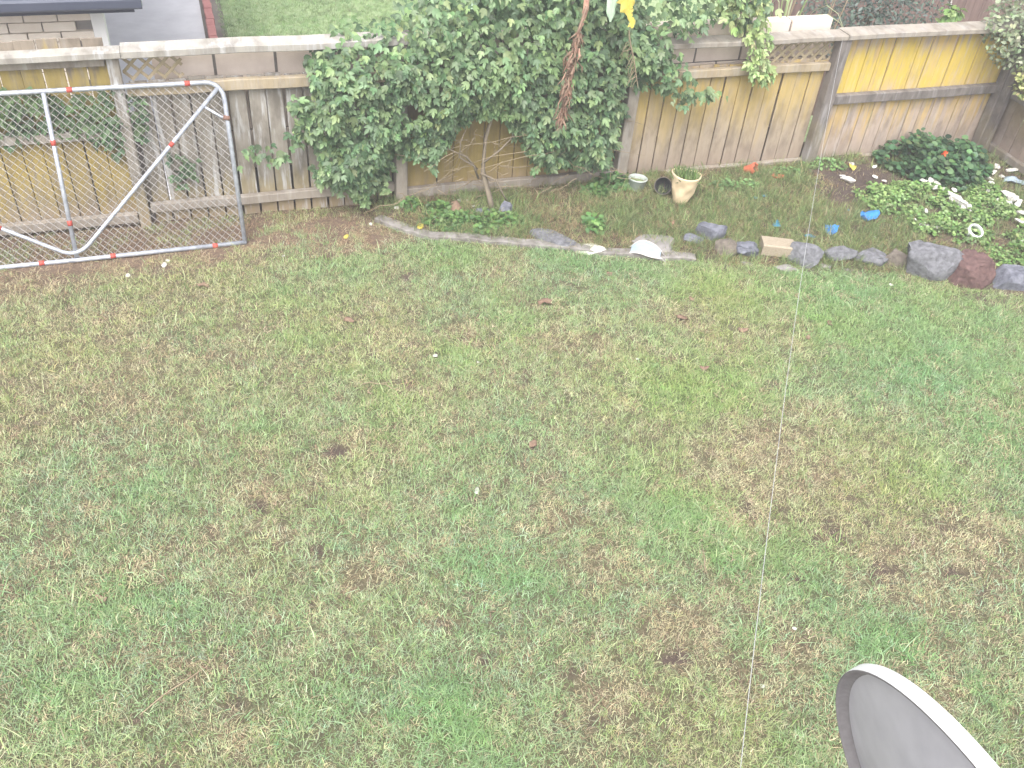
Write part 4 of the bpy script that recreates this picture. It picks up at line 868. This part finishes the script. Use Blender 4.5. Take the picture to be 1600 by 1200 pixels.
bed_leaves('fence_foot_weeds', 'light green weeds growing at the foot of the dark fence post', 'weeds', [(1285, 264, 34, 9), (1225, 280, 26, 8), (1165, 300, 24, 8), (1130, 300, 24, 9)], 520, (.025, .05), .1, [(.15, .25, .09), (.19, .3, .12)], 'oval', 17, 1.2, dens=.32)
scrap('brown_leaf_pile', 710, 330, 24, 22, 'dead_leaf', 'small heap of orange-brown dead leaves under the vine', 'leaves', seed=90, curl=.9)

# ------------------------------------------------------------------ grass: clumps set out one by one over the lawn and the bed
def clump(name, nb, L, spread, lean, width, seed, segs=3):
    r_ = np.random.default_rng(seed); V = []; Fq = []
    for b in range(nb):
        a = r_.uniform(0, 6.283); x0, y0 = r_.normal(0, spread, 2); ln = r_.uniform(*L); le = r_.uniform(*lean); w_ = width*r_.uniform(.7, 1.3); dx, dy = math.cos(a), math.sin(a); sx, sy = -dy*w_, dx*w_; cv = r_.normal(0, .35)
        p = np.array([x0, y0, -.004]); o = len(V); ang = le*.45; az = a
        for s in range(segs+1):
            e = s/segs; k_ = 1-e**1.6*.92; V += [p+np.array([sx, sy, 0])*k_, p-np.array([sx, sy, 0])*k_]
            ang2 = min(1.6, ang+le*e*.8); az = az+cv/segs; st = ln/segs; p = p+np.array([math.cos(az)*math.sin(ang2), math.sin(az)*math.sin(ang2), math.cos(ang2)])*st; p[2] = max(p[2], .002)
        for s in range(segs): Fq.append((o+2*s, o+2*s+1, o+2*s+3, o+2*s+2))
    m = npmesh(name, np.array(V), np.array(Fq), 4); m.materials.append(MATS['grass_instance']); return bpy.data.objects.new(name, m)
def scatter(name, P, rot, scl, tint, idx, sources, label, cat):
    m = bpy.data.meshes.new(name); n = len(P); m.vertices.add(n); m.vertices.foreach_set('co', P.astype(np.float32).ravel())
    for nm, ty, key, dat in (('rot', 'FLOAT_VECTOR', 'vector', rot), ('scl', 'FLOAT', 'value', scl), ('tint', 'FLOAT_COLOR', 'color', np.c_[tint, np.ones(n)]), ('idx', 'INT', 'value', idx)):
        a = m.attributes.new(nm, ty, 'POINT'); a.data.foreach_set(key, np.ascontiguousarray(dat, np.int32 if ty == 'INT' else np.float32).ravel())
    o = bpy.data.objects.new(name, m); COL.objects.link(o); tag(o, label, cat, kind='stuff')
    ng = bpy.data.node_groups.new(name, 'GeometryNodeTree'); ng.interface.new_socket('Geometry', in_out='INPUT', socket_type='NodeSocketGeometry'); ng.interface.new_socket('Geometry', in_out='OUTPUT', socket_type='NodeSocketGeometry')
    N = ng.nodes; Lk = ng.links; gi = N.new('NodeGroupInput'); go = N.new('NodeGroupOutput'); jn = N.new('GeometryNodeJoinGeometry'); ip = N.new('GeometryNodeInstanceOnPoints')
    for s_ in sources:
        oi = N.new('GeometryNodeObjectInfo'); oi.inputs['Object'].default_value = s_; oi.inputs['As Instance'].default_value = True; Lk.new(oi.outputs['Geometry'], jn.inputs[0])
    def at(nm, ty):
        a = N.new('GeometryNodeInputNamedAttribute'); a.data_type = ty; a.inputs[0].default_value = nm; return a.outputs[0]
    ip.inputs['Pick Instance'].default_value = True
    e2 = N.new('FunctionNodeEulerToRotation'); Lk.new(at('rot', 'FLOAT_VECTOR'), e2.inputs[0])
    Lk.new(gi.outputs[0], ip.inputs['Points']); Lk.new(jn.outputs[0], ip.inputs['Instance']); Lk.new(at('idx', 'INT'), ip.inputs['Instance Index']); Lk.new(e2.outputs[0], ip.inputs['Rotation']); Lk.new(at('scl', 'FLOAT'), ip.inputs['Scale']); Lk.new(ip.outputs[0], go.inputs[0])
    md = o.modifiers.new('clumps', 'NODES'); md.node_group = ng; return o
def visible(x, y, pad=240):
    q = np.stack([x, y, np.full_like(x, -CAM_H)], -1); wz = q @ _fw; px = 800+F_PX*(q @ _X)/wz; py = 600+F_PX*(q @ _D)/wz
    return (px > -pad) & (px < 1600+pad) & (py > -pad) & (py < 1200+pad*2)
tufts = [clump('tuft', 12, (.016, .04), .016, (.6, 1.8), .0019, 100+i) for i in range(4)]
mats_ = [clump('runner', 7, (.022, .062), .022, (1.3, 2.1), .0016, 200+i) for i in range(3)]+[clump('runner', 6, (.05, .11), .03, (1.4, 2.1), .0019, 203)]
fine = [clump('fine', 14, (.018, .042), .017, (.4, 1.5), .0018, 300+i) for i in range(3)]
tall = [clump('tall', 9, (.05, .12), .02, (.3, 1.5), .0019, 400+i) for i in range(3)]
NP = 195000
x = rng.uniform(-3.0, 8.2, NP); y = rng.uniform(.7, 7.6, NP); ok = visible(x, y) & ~in_bed(x, y-.03); x, y = x[ok], y[ok]
g, s, d = cover(x, y); fine_n = fbm(x, y, 16, 140); ok = rng.random(len(x)) < np.clip(1.0-d*.75-s*.12+g*.1-.35*sstep(.56, .7, fine_n)-.85*sstep(.57, .67, fbm(x, y, 30, 141)), .03, 1); x, y, g, s, d = x[ok], y[ok], g[ok], s[ok], d[ok]; n = len(x)
straw_p = np.clip(.34+s*.48-g*.3+d*.3+(fbm(x, y, 8, 150)-.5)*.9, .03, .97); is_s = rng.random(n) < straw_p
green = palette(n, [(.35, .43, .2), (.43, .5, .27), (.25, .33, .13), (.5, .55, .34), (.32, .42, .22)], None, .2); lush = palette(n, [(.24, .39, .13), (.3, .44, .18), (.26, .4, .145)], None, .16)
lw = (g*rng.uniform(.2, 1, n))[:, None]; green = green*(1-lw)+lush*lw
straw = palette(n, [(.54, .49, .31), (.62, .57, .38), (.45, .38, .24), (.53, .52, .31), (.34, .25, .17)], None, .16)
dk = (dry_strip(x, y)*rng.random(n))[:, None]; straw = straw*(1-dk)+np.array([.4, .27, .18])*dk; hue = (fbm(x, y, .9, 160)-.5)[:, None]; green = green*(1+hue*np.array([.5, .1, -.2]))
tint = np.where(is_s[:, None], straw, green)
idx = np.where(is_s, rng.integers(4, 8, n), np.where(rng.random(n) < g*.8, rng.integers(8, 11, n), rng.integers(0, 4, n)))
rot = np.c_[rng.normal(0, .15, n), rng.normal(0, .15, n), rng.uniform(0, 6.283, n)]; scl = rng.uniform(.7, 1.25, n)*(1+.25*g)
scatter('lawn_grass', np.c_[x, y, height(x, y)], rot, scl, tint, idx, tufts+mats_+fine, 'short patchy green grass with dry straw over the lawn', 'grass')
NP = 90000
x = rng.uniform(1.2, 8.3, NP); y = rng.uniform(3.6, 7.58, NP); ok = visible(x, y) & in_bed(x, y); x, y = x[ok], y[ok]
q = field(BEDDIRT, x, y); lush_b = sstep(6.0, 7.2, x+fbm(x, y, 2, 5)); ok = rng.random(len(x)) < np.clip(.75-q*.62-lush_b*.45-.4*sstep(.5, .68, fbm(x, y, 8, 170)), .04, 1); x, y, q = x[ok], y[ok], q[ok]; n = len(x)
gm = sstep(.42, .62, fbm(x, y, 2.6, 180)+.12*sstep(4.0, 5.4, x)); is_s = rng.random(n) < np.clip(.84-.42*gm+q*.3, .1, .95)
tint = np.where(is_s[:, None], palette(n, [(.34, .27, .16), (.44, .36, .22), (.25, .17, .11), (.4, .37, .2)], None, .18), palette(n, [(.21, .27, .11), (.27, .33, .14), (.31, .37, .18), (.16, .23, .095)], None, .16))
idx = np.where(rng.random(n) < .07, rng.integers(11, 14, n), np.where(is_s, rng.integers(4, 8, n), rng.integers(0, 4, n)))
rot = np.c_[rng.normal(0, .25, n), rng.normal(0, .25, n), rng.uniform(0, 6.283, n)]; scl = rng.uniform(.7, 1.35, n)
scatter('bed_grass', np.c_[x, y, bed_h(x, y)], rot, scl, tint, idx, tufts+mats_+fine+tall, 'rough brown and green grass overgrowing the garden bed', 'grass')

n = 10000; x = rng.uniform(.45, 5.0, n); y = rng.uniform(13.6, 18.0, n); zz_ = NZ+.015+(fbm(x, y, 1, 3)-.5)*.05
kk = fbm(x, y, 1.2, 190)[:, None]; tint = palette(n, [(.3, .42, .19), (.37, .47, .25), (.24, .36, .14)], None, .2)*(.7+.6*kk)
scatter('neighbour_grass_tufts', np.c_[x, y, zz_], np.c_[rng.normal(0, .2, n), rng.normal(0, .2, n), rng.uniform(0, 6.283, n)], rng.uniform(1.0, 2.0, n), tint, rng.integers(0, 11, n), tufts+mats_+fine, 'mown green grass on the lawn beyond the fence', 'grass')

# ------------------------------------------------------------------ satellite dish below the window, and the cord tied from its mast to the fence post
DC = Vector((.99, .296, 2.851)); mN = Vector((.956, .020, .2915)).normalized()
dish = thing('satellite_dish', 'grey satellite dish with a bright white rim seen from behind', 'dish', (.62, .30, 0))
q4 = mN.to_track_quat('Z', 'Y').to_matrix().to_4x4(); RD = .40
Mx = Matrix.Translation(DC-dish.location) @ q4
m = MB(); prof = [(.001, -.014), (.08, -.012), (.16, -.007), (.25, .002), (.33, .011), (.37, .017), (.384, .019), (.3885, .017), (.392, .011), (.394, .004), (.3955, .0), (.3975, -.0015), (.4, 0), (.401, .006), (.402, .014), (.4025, .022), (.4005, .0255), (.388, .027), (.33, .019), (.25, .009), (.16, 0), (.08, -.005), (.001, -.007)]
for nm, a, b, mt in (('back_panel', 0, 7, 'dish_grey'), ('inner_lip', 6, 13, 'dish_lip_shade_grime'), ('rim', 12, 18, 'white_paint'), ('reflector', 17, 23, 'dish_grey')):  # colour puts shade and grime on the inner lip, sky light on the rim
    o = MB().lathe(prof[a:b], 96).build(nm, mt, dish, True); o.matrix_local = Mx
back = DC-mN*.12; mast_t = Vector((.62, .30, back.z-.05)); arm = MB()
arm.tube([DC-mN*.01-dish.location, back-dish.location, mast_t-dish.location], .02, 10); arm.build('arm', 'steel_galv', dish, True)
MB().box((-.05, -.07, -.07), (.05, .07, .07)).build('bracket', 'steel_galv', dish, loc=back-dish.location)
MB().tube([(0, 0, -.05), (0, 0, mast_t.z+.06)], .024, 12).build('mast', 'steel_galv', dish, True)
pa = Vector((5.93, 7.49, 1.37)); pb = Vector((.645, .30, 2.25)); pts = []
for i in range(41):
    e = i/40; p = pa.lerp(pb, e); p.z -= .35*4*e*(1-e); pts.append(p)
tag(MB().tube(pts, .0012, 5).build('cord', 'cord_white', None), 'thin pale cord strung from the dark fence post across the lawn', 'cord')

# ------------------------------------------------------------------ thin volume added over the yards to give a veil of glare
hz = NT('glare_veil'); hz.n.remove(hz.p); pv = hz.new('ShaderNodeVolumePrincipled'); pv.inputs['Color'].default_value = (.93, .92, .95, 1); pv.inputs['Density'].default_value = .0105; pv.inputs['Anisotropy'].default_value = .2
hz.link(pv.outputs[0], hz.o.inputs['Volume'])
tag(MB().box((-91, -91, NZ-1.3), (91, 161, 6.0)).build('glare_veil', 'glare_veil'), 'thin pale veil added over the lawn and yards in place of glare', 'glare_veil', kind='stuff')
